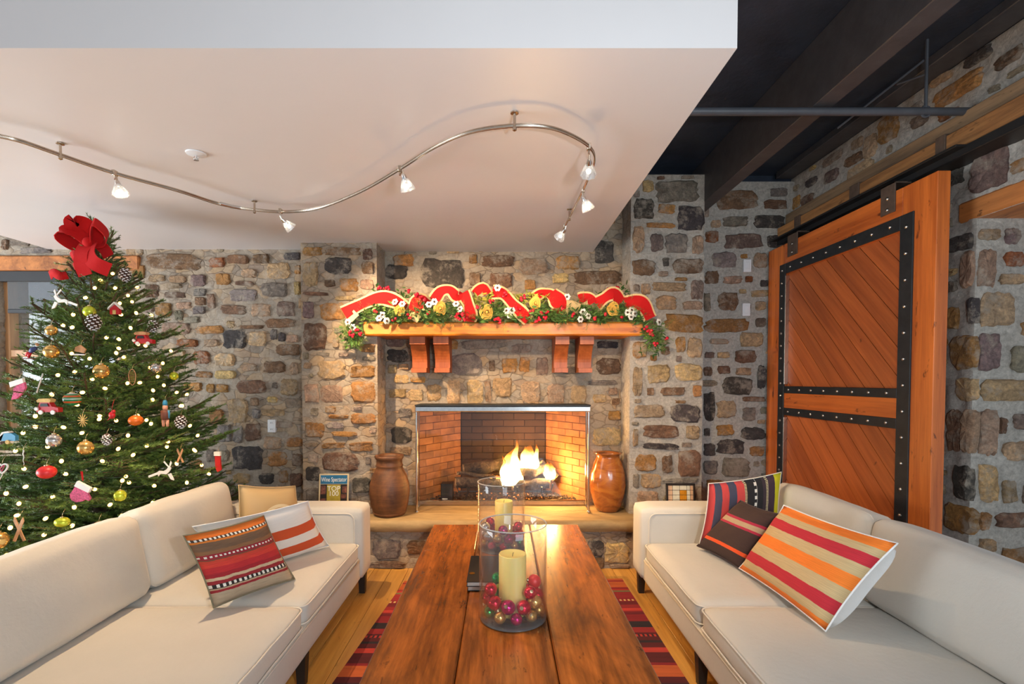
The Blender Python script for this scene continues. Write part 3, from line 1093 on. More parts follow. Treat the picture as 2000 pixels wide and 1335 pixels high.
def brick_panel(A, B, z0, z1, mat):
    A, B = Vector(A), Vector(B)
    u = (B - A).normalized()
    nrm = u.cross(UZ)
    L = (B - A).length
    n = max(2, round(L / .19))
    bl = L / n
    row = 0
    z = z0 + .034
    while z < z1:
        offs = 0 if row % 2 == 0 else .5
        k = -offs
        while k < n - .01:
            a0, a1 = max(0, k * bl), min(L, (k + 1) * bl)
            ln = a1 - a0 - .003
            if ln > .03:
                c = A + u * (a0 + a1) / 2 + UZ * (z - z0)
                o = link('brick', brick_mesh(ln, mat), fb)
                o.matrix_local = Matrix.Translation(-rootloc(fb)) @ frame_m(Vector((c.x, c.y, z)) - nrm * rnd.uniform(0, .003), u, -nrm, UZ)
            k += 1
        z += .065
        row += 1


brick_panel((FX0 - .005, Y_CHIM + .02, HZ), (BX0, BY, HZ), HZ, FZ1 + .05, M_BRICK)
brick_panel((BX1, BY, HZ), (FX1 + .005, Y_CHIM + .02, HZ), HZ, FZ1 + .05, M_BRICK)
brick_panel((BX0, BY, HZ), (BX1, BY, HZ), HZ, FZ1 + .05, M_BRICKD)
mb = MB()
mb.box(FX0 + .0, FX1 - .0, Y_CHIM - .02, Y_CHIM + .02, HZ, HZ + .045, .006)
mb.build('trim_3', M_NICKEL, None, label='metal lip along the front of the firebox floor', cat='trim', kind='structure')

# embers, grate, logs, flames
M_EMBER = None
k = N('glowing_gravel')
v = k.coord()
f = k.noise(v, 40, 3)
k.base(k.ramp(f, [(.35, srgb(40, 34, 30)), (.6, srgb(120, 96, 78))]))
e = k.noise(v, 16, 4)
k.l(k.ramp(e, [(.56, (0, 0, 0, 1)), (.70, (1, .28, .04, 1))]), k.b.inputs['Emission Color'])
k.b.inputs['Emission Strength'].default_value = 5.0
M_EMBER = k.set(.9)
M_GRAVEL = plain('lava_gravel', srgb(74, 64, 56), .9, 0, .4, 50)
mb = MB()
for i in range(620):
    xx, yy = rnd.uniform(FX0 + .06, FX1 - .06), rnd.uniform(Y_CHIM + .06, 4.85)
    r_ = rnd.uniform(.008, .016)
    mb.cur = 1 if (abs(xx - .1) < .34 and yy < 4.8 and rnd.random() < .65) else 0
    mb.ball((xx, yy, HZ + .012 + rnd.uniform(0, .02)), r_, 5, 3, (1, rnd.uniform(.7, 1.2), .8))
mb.cur = 0
mb.build('lava_gravel', [M_GRAVEL, M_EMBER], None, label='bed of dark lava gravel with glowing embers on the firebox floor', cat='gravel', kind='stuff')

GY = 4.62
gr = thing('fire_grate', 'black iron grate holding the burning logs', 'grate', (.06, GY, HZ))
gx0, gx1 = P(893, 960, Y=GY).x, P(1078, 960, Y=GY).x
gz = HZ + .1
for yy in (GY - .09, GY + .09):
    mb = MB()
    mb.tube([(gx0, yy, gz + .07), (gx0 + .02, yy, gz), (gx1 - .02, yy, gz), (gx1, yy, gz + .07)], .009, 8)
    mb.build('bar', M_BLACK, gr, smooth=True)
for t in (.12, .37, .63, .88):
    xx = gx0 + (gx1 - gx0) * t
    mb = MB()
    mb.tube([(xx, GY - .13, gz + .05), (xx, GY - .11, gz), (xx, GY + .12, gz)], .009, 8)
    mb.build('bar', M_BLACK, gr, smooth=True)
for t in (.12, .88):
    for yy in (GY - .09, GY + .09):
        xx = gx0 + (gx1 - gx0) * t
        mb = MB()
        mb.tube([(xx, yy, gz), (xx + (.03 if t > .5 else -.03), yy - .01, HZ + .01)], .008, 8)
        mb.build('leg', M_BLACK, gr, smooth=True)

kk = N('charred_bark')
v = kk.coord((1, 1, 1))
a = kk.noise(v, 18, 6, .7, 1.0)
kk.base(kk.ramp(a, [(.3, srgb(26, 21, 18)), (.55, srgb(80, 64, 50)), (.75, srgb(140, 120, 100))]))
kk.bump(a, 1.0, .02)
M_LOG = kk.set(.9)
M_LOGEND = wood('cut_log_end', srgb(120, 86, 56), srgb(196, 156, 110), 0, .8, 40, 10, 1, .3)


def log(A, B, r, label, bend=.02):
    A, B = Vector(A), Vector(B)
    q = MB()
    pts, rs = [], []
    for i in range(9):
        t = i / 8
        p = A.lerp(B, t) + UZ * bend * math.sin(PI * t) + Vector((0, .012 * math.sin(9 * t), .01 * math.sin(7 * t + 1)))
        pts.append(p)
        rs.append(r * (1 + .14 * math.sin(11 * t + A.x * 9)))
    q.tube(pts, rs, 14, cap=False)
    for i, vv in enumerate(q.v):
        q.v[i] = vv + (noise.noise_vector(vv * 22)) * r * .16
    root = thing('log', label, 'log', tuple(A.lerp(B, .5)))
    q.build('bark', M_LOG, root, smooth='all')
    for e_, d in ((0, -1), (8, 1)):
        q2 = MB()
        dr = (B - A).normalized() * d
        q2.tube([pts[e_] - dr * .012, pts[e_] + dr * .004], [rs[e_] * .93, rs[e_] * .9], 14)
        q2.build('cut_end', M_LOGEND, root)
    return root


def lp(px, py, y):
    return P(px, py, Y=y)


log(lp(890, 944, 4.56), lp(1000, 948, 4.58), .05, 'lower charred log resting on the grate, left of the flame')
log(lp(1000, 952, 4.56), lp(1074, 946, 4.56), .048, 'lower charred log under the smaller flame, black box side far')
log(lp(905, 918, 4.70), lp(985, 908, 4.72), .055, 'upper bark covered log lying behind the tall flame, light flaky bark', .01)
log(lp(1012, 925, 4.62), lp(1062, 917, 4.68), .052, 'short upper log directly beneath the second flame')
log(lp(1055, 905, 4.74), lp(1085, 935, 4.70), .042, 'glowing log leaning at the bright brick side of the fire')
log(lp(893, 926, 4.55), lp(968, 934, 4.55), .016, 'thin dark stick lying across the lower log')

# control box
cb = thing('valve_box', 'small black metal control box standing on the gravel beside the logs', 'box', (-.44, 4.55, HZ))
q = MB()
a_, b_ = P(861, 944, Y=4.5), P(884, 980, Y=4.5)
q.box(a_.x, b_.x, 4.5, 4.6, HZ + .004, a_.z, .004)
q.build('casing', M_BLACK, cb)
q = MB()
q.box(a_.x + .012, a_.x + .06, 4.494, 4.502, HZ + .03, HZ + .045)
q.build('nameplate', M_PAPER, cb)

# flames: tongues that burn white at the root and orange at the tip
k = N('flame')
tc = k.n('ShaderNodeTexCoord')
sp = k.n('ShaderNodeSeparateXYZ')
k.l(tc.outputs['Generated'], sp.inputs[0])
z_ = sp.outputs[2]
em = k.n('ShaderNodeEmission')
k.l(k.ramp(z_, [(0, (1, .62, .16, 1)), (.18, (1, .78, .34, 1)), (.5, (1, .55, .12, 1)), (.85, (1, .24, .02, 1))]), em.inputs[0])
stn = k.n('ShaderNodeMapRange')
stn.inputs[1].default_value, stn.inputs[2].default_value, stn.inputs[3].default_value, stn.inputs[4].default_value = .38, .97, 16.0, 1.6
k.l(z_, stn.inputs[0])
k.l(stn.outputs[0], em.inputs[1])
tr = k.n('ShaderNodeBsdfTransparent')
mx = k.n('ShaderNodeMixShader')
nz = k.noise(tc.outputs['Object'], 16, 3, .5, 1.2)
ad = k.n('ShaderNodeMath', operation='MULTIPLY_ADD')
k.l(nz, ad.inputs[0])
ad.inputs[1].default_value = -.75
k.l(z_, ad.inputs[2])
fc = k.ramp(ad.outputs[0], [(.0, (.12,) * 3), (.45, (.85,) * 3)])
k.l(fc, mx.inputs[0])
k.l(em.outputs[0], mx.inputs[1])
k.l(tr.outputs[0], mx.inputs[2])
k.l(mx.outputs[0], k.out.inputs[0])
M_FLAME = k.m


def tongue(px, pyb, pyt, wpx, y, lean=0.0, seed=0):
    b, t = P(px, pyb, Y=y), P(px + lean, pyt, Y=y)
    H = t.z - b.z
    w = wpx / FPX * y / 2
    q = MB()
    n = 14
    pts, rs = [], []
    for i in range(n + 1):
        s = i / n
        sw = .012 * math.sin(s * 7 + seed) * s
        pts.append(Vector((b.x + (t.x - b.x) * s ** 1.3 + sw, y + .01 * math.sin(s * 5 + seed * 2), b.z + H * s)))
        rs.append(max(.0015, w * (math.sin(PI * min(1, .22 + s * .78)) ** .8) * (1 - .45 * s)))
    q.tube(pts, rs, 10)
    for i, vv in enumerate(q.v):
        vv = vv.copy()
        d = noise.noise_vector(vv * 14 + Vector((seed,) * 3))
        q.v[i] = Vector((vv.x + d.x * w * .35, y + (vv.y - y) * .6, vv.z + d.z * w * .3))
    return q


def flame(name, label, tongues):
    b = P(tongues[0][0], tongues[0][1], Y=tongues[0][4])
    root = thing('flame', label, 'flame', tuple(b))
    for i, t_ in enumerate(tongues):
        tongue(*t_[:5], lean=t_[5], seed=i * 1.7 + b.x).build('flame_tongue', M_FLAME, root, smooth='all')


flame('flame', 'tall bright flame rising in the middle of the fire', [(996, 950, 868, 44, 4.55, 8), (1004, 925, 858, 20, 4.61, 6), (986, 940, 888, 20, 4.59, -2), (1010, 940, 905, 24, 4.60, 4), (975, 948, 925, 30, 4.6, -18)])
flame('flame', 'second broad flame burning above the short log', [(1034, 914, 872, 44, 4.60, 2), (1022, 908, 870, 14, 4.65, 3), (1044, 908, 866, 13, 4.64, 6), (1032, 905, 872, 14, 4.63, -2)])
flame('flame', 'small low flame licking over the log by the bright bricks', [(1076, 935, 902, 26, 4.66, -3), (1066, 928, 900, 14, 4.66, 2)])


def point(name, loc, power, col, r=.05):
    l = bpy.data.lights.new(name, 'POINT')
    l.energy, l.color, l.shadow_soft_size = power, col, r
    o = bpy.data.objects.new(name, l)
    COL.objects.link(o)
    o.location = loc
    return o


point('fire_light', (.14, 4.58, .90), 22, (1, .50, .14), .08)
point('fire_light', (.44, 4.58, .66), 30, (1, .55, .17), .05)

# glass fire screen
SY = 4.165
fs_ = thing('fire_screen', 'glass fireplace screen with polished chrome corner posts', 'fire screen', (0, SY, HZ))
sx0_, sx1_ = P(814, 900, Y=SY).x, P(1150, 900, Y=SY).x
st_ = P(980, 803, Y=SY).z
sm = P(980, 793, Y=SY).z
for xx in (sx0_, sx1_):
    q = MB()
    q.tube([(xx, SY, HZ + .006), (xx, SY, st_)], .0095, 12)
    q.ball((xx, SY, HZ + .012), .014, 12, 8)
    q.ball((xx, SY, st_ + .004), .013, 12, 8)
    q.build('post', M_CHROME, fs_, smooth=True)
q = MB()
q.box(sx0_ - .012, sx1_ + .012, SY - .012, SY + .012, st_ - .002, sm, .006)
q.build('top_rail', M_CHROME, fs_)
q = MB()
q.box(sx0_ - .014, sx1_ + .014, SY - .014, Y_CHIM - .012, sm, sm + .012, .003)
q.build('hood_plate', M_IRON, fs_)
for xa, xb in ((sx0_, FX0 + .01), (sx1_, FX1 - .01)):
    q = MB()
    q.tube([(xa, SY, HZ + .012), (xb, Y_CHIM - .03, HZ + .012)], .006, 8)
    q.build('foot_rail', M_CHROME, fs_, smooth=True)
    q = MB()
    dx = (xb - xa)
    q.add([(xa, SY, HZ + .02), (xb, Y_CHIM - .03, HZ + .02), (xb, Y_CHIM - .03, st_), (xa, SY, st_),
           (xa + .005, SY, HZ + .02), (xb + .005, Y_CHIM - .03, HZ + .02), (xb + .005, Y_CHIM - .03, st_), (xa + .005, SY, st_)],
          [(0, 1, 2, 3), (7, 6, 5, 4), (0, 3, 7, 4), (1, 5, 6, 2), (0, 4, 5, 1), (3, 2, 6, 7)])
    q.build('side_pane', M_GLASS, fs_)
    q = MB()
    q.tube([(xb, Y_CHIM - .03, HZ + .01), (xb, Y_CHIM - .03, st_)], .006, 8)
    q.build('rear_post', M_CHROME, fs_, smooth=True)
q = MB()
q.box(sx0_ + .012, sx1_ - .012, SY - .002, SY + .002, HZ + .02, st_ - .004)
q.build('front_pane', M_GLASS, fs_)

# ------------------------------------------------------------------ clay pots
kk = N('brown_stoneware')
v = kk.coord((1, 1, .35))
v2 = kk.coord((1, 1, 6))
a, b = kk.noise(v, 9, 5, .6, .6), kk.noise(v2, 7, 3)
kk.base(kk.mix(.35, kk.ramp(a, [(.3, srgb(70, 42, 25)), (.55, srgb(116, 72, 42)), (.72, srgb(150, 98, 58))]), kk.ramp(b, [(.35, srgb(66, 38, 22)), (.65, srgb(128, 82, 48))])))
kk.bump(b, .35, .006)
M_POT = kk.set(.55)
kk = N('amber_glaze')
v = kk.coord((1, 1, 2.2))
a = kk.noise(v, 5, 5, .6, 1.0)
kk.base(kk.ramp(a, [(.3, srgb(96, 50, 22)), (.5, srgb(164, 92, 40)), (.7, srgb(196, 124, 48))]))
kk.bump(kk.noise(v, 14, 3), .15, .006)
M_POT2 = kk.set(.18)
kk.b.inputs['Coat Weight'].default_value = .6


def pot(name, label, cx, Y, prof_px, ztop_px, zbase_px, mat, mouth):
    zb_, zt_ = HZ, P(cx, ztop_px, Y=Y).z
    X = P(cx, 950, Y=Y).x
    s = Y / FPX
    H = zt_ - zb_
    pr = [(max(w, .1) * s, (zbase_px - py) / (zbase_px - ztop_px) * H) for (w, py) in prof_px]
    rim_r = pr[-1][0]
    root = thing(name, label, 'pot', (X, Y, HZ + .001))
    q = MB()
    q.lathe(pr + [(rim_r * .8, H - .004), (rim_r * .72, H - .03), (rim_r * .75, H * .5)], 40)
    q.build('body', mat, root, smooth='all', world=False)
    return root, s, H


pt, s_, H_ = pot('clay_jar', 'matte brown clay jar with ringed neck left of the fireplace', 761, 4.135, [(28, 1012), (31, 1009), (36, 990), (39, 965), (38, 948), (33, 930), (27, 918), (25, 912), (26.5, 910), (25, 906), (24.5, 898), (27, 895), (28, 891), (27, 888)], 888, 1012, M_POT, .8)
for zz, rr_ in ((H_ * .83, 26.0), (H_ * .05, 32)):
    q = MB()
    q.tube([(rr_ * s_ * math.cos(a_ * PI / 20), rr_ * s_ * math.sin(a_ * PI / 20), zz) for a_ in range(40)], .003, 6, closed=True)
    q.build('ring', M_POT, pt, smooth=True, world=False)
pot('glazed_vase', 'glossy amber glazed vase right of the fireplace', 1187, 4.26, [(19, 1004), (22, 1003), (28, 988), (33.5, 965), (35, 947), (33, 925), (28, 906), (22.5, 893), (22, 890), (25, 885), (28, 883)], 883, 1004, M_POT2, .8)

# magazine and leaded panel standing on the hearth
mg = thing('magazine', 'wine magazine with blue masthead leaning against the left stone pier', 'magazine', (P(650, 950, Y=4.06).x, 4.06, HZ + .001), (R(-7), 0, R(2)))
mw, mh = .24, P(650, 926, Y=4.06).z - HZ
M_MBLUE = plain('masthead_blue', srgb(36, 108, 148), .35, 0, .25, 20)
M_MCOV = plain('cover_dark', srgb(44, 38, 36), .35, 0, .6, 30)
M_MPHOTO = plain('cover_photo', srgb(120, 74, 60), .35, 0, .8, 45)
M_MGOLD = plain('cover_gold', srgb(178, 158, 62), .35, 0, .15, 40)
M_INK = plain('white_ink', srgb(240, 238, 228), .5, 0, .02)


def lbox(nm, m, root, *b, bev=0):
    q_ = MB()
    q_.box(*b, bev)
    return q_.build(nm, m, root, world=False)


lbox('pages', M_PAPER, mg, -mw / 2, mw / 2, 0, .006, 0, mh)
lbox('cover', plain('cover_border', srgb(214, 192, 150), .4, 0, .05), mg, -mw / 2, mw / 2, -.001, 0, 0, mh)
lbox('masthead', M_MBLUE, mg, -mw / 2 + .012, mw / 2 - .012, -.002, -.001, mh * .76, mh - .012)
lbox('picture', M_MCOV, mg, -mw / 2 + .012, mw / 2 - .012, -.0018, -.001, .012, mh * .75)
for (xa, xb, za, zb_) in ((-.105, -.065, .52, .72), (-.105, -.062, .36, .42), (-.1, -.07, .25, .31), (.06, .1, .42, .52), (.07, .104, .55, .7)):
    lbox('cover_picture', M_MPHOTO, mg, xa, xb, -.0026, -.0017, mh * za, mh * zb_)
lbox('gold_panel', M_MGOLD, mg, -.055, .055, -.0028, -.001, mh * .26, mh * .74)
FM = lambda z: frame_m((0, -.0034, z), (1, 0, 0), (0, 0, 1), (0, -1, 0))
text_obj('Wine Spectator', .05, M_INK, mg, FM(mh * .86), name='masthead_lettering', width=.205)
text_obj('TOP', .055, M_INK, mg, FM(mh * .645), name='cover_lettering')
text_obj('100', .055, M_INK, mg, FM(mh * .53), name='cover_lettering')

lp_ = thing('stained_glass_panel', 'small leaded stained glass panel standing on the hearth right of the glazed vase', 'stained glass', (P(1331, 960, Y=4.07).x, 4.07, HZ + .001), (R(-6), 0, 0))
pw_, ph_ = .235, P(1331, 945, Y=4.07).z - HZ
for b_ in ((-pw_ / 2, -pw_ / 2 + .014, 0, ph_), (pw_ / 2 - .014, pw_ / 2, 0, ph_), (-pw_ / 2, pw_ / 2, 0, .014), (-pw_ / 2, pw_ / 2, ph_ - .014, ph_)):
    lbox('frame', M_DARKLEG, lp_, b_[0], b_[1], -.008, .01, b_[2], b_[3], bev=.002)
M_PEARL = plain('pearl_glass', srgb(226, 224, 206), .15, 0, .1, 25)
M_ROSE = plain('rose_glass', srgb(224, 190, 160), .15, 0, .12, 25)
M_AMB = plain('amber_glass', srgb(206, 140, 40), .15, 0, .25, 30)
xs_ = [-pw_ / 2 + .014, -.066, .05, .078, pw_ / 2 - .014]
for i in range(4):
    nn = 6
    for j in range(nn):
        za, zb_ = .014 + (ph_ - .028) * j / nn, .014 + (ph_ - .028) * (j + 1) / nn
        mid = i == 1
        cols = [(xs_[i], (xs_[i] + xs_[i + 1]) / 2), ((xs_[i] + xs_[i + 1]) / 2, xs_[i + 1])] if mid else [(xs_[i], xs_[i + 1])]
        for ci, (xa, xb) in enumerate(cols):
            m = M_AMB if (mid and ci == 1 and 1 < j < 5) else M_ROSE if (i in (0, 3) or j < 2) else M_PEARL
            lbox('pane', m, lp_, xa + .0018, xb - .0018, -.002, .002, za + .0018, zb_ - .0018)
lbox('lead_backing', M_DARKLEG, lp_, -pw_ / 2 + .006, pw_ / 2 - .006, .002, .005, .006, ph_ - .006)

# ------------------------------------------------------------------ mantel shelf on four corbels
MZ0, MZ1 = 1.857, 1.967
mx0, mx1 = -1.107, 1.127
mt = thing('mantel_shelf', 'thick honey coloured timber mantel beam above the fireplace', 'mantel', (0, 4.2, MZ0))
q = MB()
n = 40
vs, fs = [], []
ring = [(4.045, MZ0 + .012), (4.055, MZ0), (4.42, MZ0), (4.42, MZ1), (4.062, MZ1), (4.045, MZ1 - .014)]
# the beam is notched round the two piers
def sect(xx, full):
    y1 = 4.44 if full else Y_PIL - .004
    r_ = [(4.045, MZ0 + .012), (4.056, MZ0), (y1, MZ0), (y1, MZ1), (4.062, MZ1), (4.045, MZ1 - .014)]
    return [(xx + (.004 * noise.noise(Vector((xx * 3, j, 3)))), y + (.006 * noise.noise(Vector((xx * 6, j * 5, 7))) if j in (0, 1, 4, 5) else 0), z + (.004 * noise.noise(Vector((xx * 5, j * 3, 1))) if j != 2 and j != 3 else 0)) for j, (y, z) in enumerate(r_)]


for i in range(n + 1):
    vs += sect(mx0 + (mx1 - mx0) * i / n, False)
for i in range(n):
    for j in range(6):
        j2 = (j + 1) % 6
        fs.append((i * 6 + j, i * 6 + j2, (i + 1) * 6 + j2, (i + 1) * 6 + j))
fs += [(0, 1, 2, 3, 4, 5), tuple(n * 6 + j for j in (5, 4, 3, 2, 1, 0))]
q.add(vs, fs)
q.box(X_PL1 + .012, X_PR0 - .012, Y_PIL - .006, Y_CHIM - .012, MZ0, MZ1 - .001)
q.build('beam', M_MANTEL, mt)
cz0 = P(815, 727, Y=4.2).z
for i_, (pa, pb) in enumerate(((800, 830), (846, 876), (1085, 1112), (1133, 1160))):
    xa, xb = P(pa, 665, Y=4.14).x, P(pb, 665, Y=4.14).x
    cor = []
    zt = MZ0 - .001
    yb_, yf = Y_CHIM - .012, 4.14
    side = [(yb_, zt), (yf, zt), (yf, zt - .062)]
    for t in range(9):
        a = t / 8
        side.append((yf + .035 + .05 * math.sin(a * PI) * .9 + .09 * a ** 1.6, zt - .068 - (zt - .068 - cz0 - .04) * a))
    yl = side[-1][0]
    side += [(yl - .055, cz0 + .036), (yl - .055, cz0), (yb_, cz0)]
    q = MB()
    q.prism([(y, z) for y, z in side], xb - xa, frame_m((xa, 0, 0), (0, 1, 0), (0, 0, 1), (1, 0, 0)))
    q.build('corbel', M_CORBEL, mt)
# ------------------------------------------------------------------ sliding barn door on its overhead rail
DX, DT = 2.30, .07
dY0, dY1 = 2.69, 4.375         # near and far edge
dZ0, dZ1 = .05, 2.605
dr = thing('door_1', 'large sliding barn door of red stained planks with riveted iron straps', 'door', (DX + DT / 2, (dY0 + dY1) / 2, dZ0), kind='structure')


def dbox(nm, m, y0, y1, z0, z1, x0=DX, x1=DX + DT, bev=.003, parent=None):
    q = MB()
    q.box(x0, x1, y0, y1, z0, z1, bev)
    return q.build(nm, m, parent or dr)


yA, yB = P(1533, 640, X=DX).y, P(1757, 640, X=DX).y      # panel edges, far and near
zTop = (P(1535, 533, X=DX).z + P(1765, 447, X=DX).z) / 2
zM1 = P(1640, 757, X=DX).z
zM2 = P(1640, 772, X=DX).z
zM3 = P(1640, 806, X=DX).z
zM4 = P(1640, 822, X=DX).z
SW = .078
zBot = .34
dbox('stile', M_DOORW, yA + .005, dY1, dZ0, dZ1)
dbox('stile', M_DOORW, dY0, yB - .005, dZ0, dZ1)
dbox('rail', M_DOORH, yB - .003, yA + .003, zTop - .005, dZ1)
dbox('rail', M_DOORH, yB - .003, yA + .003, zM4, zM1)
dbox('rail', M_DOORH, yB - .003, yA + .003, dZ0, zBot)


def clip(poly, ax, lim, keep_lo):
    out = []
    for i in range(len(poly)):
        a, b = poly[i], poly[(i + 1) % len(poly)]
        ia = (a[ax] <= lim) == keep_lo or a[ax] == lim
        ib = (b[ax] <= lim) == keep_lo or b[ax] == lim
        if ia:
            out.append(a)
        if ia != ib:
            t = (lim - a[ax]) / (b[ax] - a[ax])
            out.append((a[0] + (b[0] - a[0]) * t, a[1] + (b[1] - a[1]) * t))
    return out


kk = N('red_stained_fir_diagonal')
tc = kk.n('ShaderNodeTexCoord')
mp = kk.n('ShaderNodeMapping')
mp.inputs['Rotation'].default_value = (R(-45), 0, 0)
mp2 = kk.n('ShaderNodeMapping')
mp2.inputs['Scale'].default_value = (1, .05, 1)
kk.l(tc.outputs['Object'], mp.inputs[0])
kk.l(mp.outputs[0], mp2.inputs[0])
oi = kk.n('ShaderNodeObjectInfo')
ml = kk.n('ShaderNodeMath', operation='MULTIPLY')
ml.inputs[1].default_value = 31
kk.l(oi.outputs['Random'], ml.inputs[0])
cx_ = kk.n('ShaderNodeCombineXYZ')
for i in range(3):
    kk.l(ml.outputs[0], cx_.inputs[i])
kk.l(cx_.outputs[0], mp2.inputs['Location'])
a = kk.noise(mp2.outputs[0], 50, 6, .65, .2)
b = kk.noise(mp2.outputs[0], 7, 3, .5, 1)
c = kk.mix(.5, kk.ramp(a, [(.32, srgb(142, 66, 28)), (.68, srgb(196, 104, 50))]), kk.ramp(b, [(.35, srgb(142, 68, 30)), (.65, srgb(194, 104, 48))]))
tone = kk.ramp(oi.outputs['Random'], [(0, (.82, .8, .8, 1)), (1, (1.14, 1.12, 1.1, 1))])
c = kk.mix(1.0, c, tone, 'MULTIPLY')
nk = kk.noise(tc.outputs['Object'], 9, 3)
c = kk.mix(kk.ramp(nk, [(.70, (0, 0, 0, 1)), (.76, (.8, .8, .8, 1))]), c, srgb(60, 28, 14))
kk.base(c)
kk.bump(a, .2, .003)
M_DOORD = kk.set(.42)

s2 = math.sqrt(.5)
BW = .118
for (za, zb) in ((zM1 + .004, zTop - .004), (zBot + .004, zM4 - .004)):
    q0 = []
    for kx in range(-30, 60):
        # strips running down towards the camera: direction (-y, -z)
        d0, d1 = kx * BW + .0022, (kx + 1) * BW - .0022
        # signed distance across: (z - y) * s2
        cy, cz = (yA + yB) / 2, (za + zb) / 2
        L = 4
        corners = []
        for (dd, tt) in ((d0, -L), (d1, -L), (d1, L), (d0, L)):
            corners.append((cy + tt * s2 - (dd - 0) * s2, cz + tt * s2 + dd * s2))
        poly = corners
        for ax, lim, lo in ((0, yA - .002, True), (0, yB + .002, False), (1, zb, True), (1, za, False)):
            poly = clip(poly, ax, lim, lo)
            if len(poly) < 3:
                break
        if len(poly) < 3:
            continue
        q = MB()
        q.prism(poly, .028, frame_m((DX + .026, 0, 0), (0, 1, 0), (0, 0, 1), (1, 0, 0)))
        q.build('plank', M_DOORD, dr)
dbox('backing', M_DARKLEG, yB, yA, zBot, zTop, DX + .056, DX + DT - .002, 0)

rq = MB()
rq.lathe([(.011, 0), (.0105, .004), (.006, .008), (.0005, .009)], 10, M=Matrix.Rotation(-PI / 2, 4, 'Y'))
rme = rq.mesh('rivet', M_RIVET, True)


def strap(y0, y1, z0, z1, axis, n):
    o = dbox('iron_strap', M_IRON, y0, y1, z0, z1, DX - .008, DX + .004, .002)
    for i in range(n):
        t = (i + .5) / n
        yy = (y0 + y1) / 2 if axis == 'z' else y0 + (y1 - y0) * t
        zz = (z0 + z1) / 2 if axis == 'y' else z0 + (z1 - z0) * t
        r_ = link('rivet', rme, o)
        r_.location = Vector((DX - .008, yy, zz)) - rootloc(dr)


strap(yA - .004, yA + SW, .2, zTop + SW, 'z', 22)
strap(yB - SW - .012, yB + .004, .2, zTop + SW, 'z', 15)
strap(yB + .004, yA - .004, zTop - .004, zTop + SW, 'y', 8)
strap(yB + .004, yA - .004, zM2, zM1 + .004, 'y', 8)
strap(yB + .004, yA - .004, zM4 - .004, zM3, 'y', 8)
dbox('edge_plate', M_NICKEL, yA - .012, yA - .004, zM1 + .02, zTop - .02, DX - .006, DX + .026, .001)
dbox('edge_plate', M_NICKEL, yA - .012, yA - .004, zBot + .02, zM4 - .02, DX - .006, DX + .026, .001)
for pa, pb in ((1722, 1750), (1541, 1560)):
    ya, yb = P(pb, 400, X=DX).y, P(pa, 400, X=DX).y
    q = MB()
    q.box(DX - .008, DX, ya, yb, dZ1 - .12, dZ1 + .055, .002)
    q.box(DX - .008, DX + .09, ya, yb, dZ1 + .045, dZ1 + .055, .002)
    hg = q.build('hanger', M_RUST, dr)
    for zz in (dZ1 - .095, dZ1 - .03):
        r_ = link('rivet', rme, hg)
        r_.location = Vector((DX - .008, (ya + yb) / 2, zz)) - rootloc(dr)

rl = thing('barn_door_rail', 'weathered timber header with black steel track carrying the barn door', 'rail', (2.45, 2.9, 2.7))
q = MB()
q.box(2.385, 2.50, .7, 4.405, 2.708, 2.812, .006)
q.build('header_timber', M_RAILW, rl)
q = MB()
q.box(2.452, 2.536, .7, 4.40, 2.812, 2.925, .005)
q.build('upper_ledger', wood('grey_old_board', srgb(78, 62, 48), srgb(150, 120, 88), 1, .7, 45, 7, .08, .4, .5), rl)
q = MB()
q.box(2.31, 2.388, 2.6, 4.37, 2.688, 2.70, .002)
q.box(2.365, 2.388, 1.4, 4.37, 2.655, 2.70, .002)
q.build('steel_track', M_BLACK, rl)
q = MB()
q.box(2.40, 2.536, 1.4, 4.40, 2.668, 2.705, .003)
q.build('backer_board', M_DARKLEG, rl)
for pa, pb, z0_, z1_ in ((1826, 1845, 2.70, 2.82), (1660, 1678, 2.70, 2.82), (1553, 1564, 2.70, 2.82)):
    ya, yb = P(pb, 350, X=2.38).y, P(pa, 350, X=2.38).y
    q = MB()
    q.box(2.376, 2.47, ya, yb, z0_, z1_, .002)
    q.build('iron_clamp', M_RUST, rl)


# ------------------------------------------------------------------ wall plates
def plate(label, px, py, Y, w=.07, h=.115, kind='blank'):
    c = P(px, py, Y=Y)
    root = thing('switch_plate' if kind != 'outlet' else 'wall_outlet', label, 'plate' if kind != 'outlet' else 'outlet', (c.x, Y - .022, c.z))
    lbox('cover_plate', M_WHITE, root, -w / 2, w / 2, -.006, .022, -h / 2, h / 2, bev=.003)
    if kind == 'outlet':
        for s in (-1, 1):
            lbox('socket', M_WHITE, root, -.017, .017, -.009, -.005, s * .028 - .014, s * .028 + .014, bev=.003)
            lbox('slot', M_SLOT, root, -.008, -.005, -.0095, -.008, s * .028 - .006, s * .028 + .006)
            lbox('slot', M_SLOT, root, .005, .008, -.0095, -.008, s * .028 - .006, s * .028 + .006)
    else:
        lbox('insert', M_WHITE, root, -w * .25, w * .25, -.009, -.005, -h * .3, h * .3, bev=.002)


plate('white outlet plate on the rubble wall beside the Christmas tree', 533, 831, Y_LEFT, .068, .11, 'outlet')
plate('upper white wall plate on the stone beside the barn door', 1457, 520, Y_NICHE, .068, .11)
plate('lower white wall plate on the stone beside the barn door', 1455, 605, Y_NICHE, .068, .11)
# ------------------------------------------------------------------ curved track with its spotlights
ZT = 2.565
trk = [(-330, 196), (-180, 226), (-20, 261), (40, 275), (118, 302), (225, 338), (345, 371), (430, 398), (497, 409), (560, 413), (625, 405), (705, 373), (775, 333), (850, 286), (920, 257), (1005, 245), (1075, 249), (1128, 270), (1156, 292), (1161, 315), (1150, 345), (1136, 376), (1108, 432), (1097, 455)]
ctrl = [P(a, b, Z=ZT) for a, b in trk]


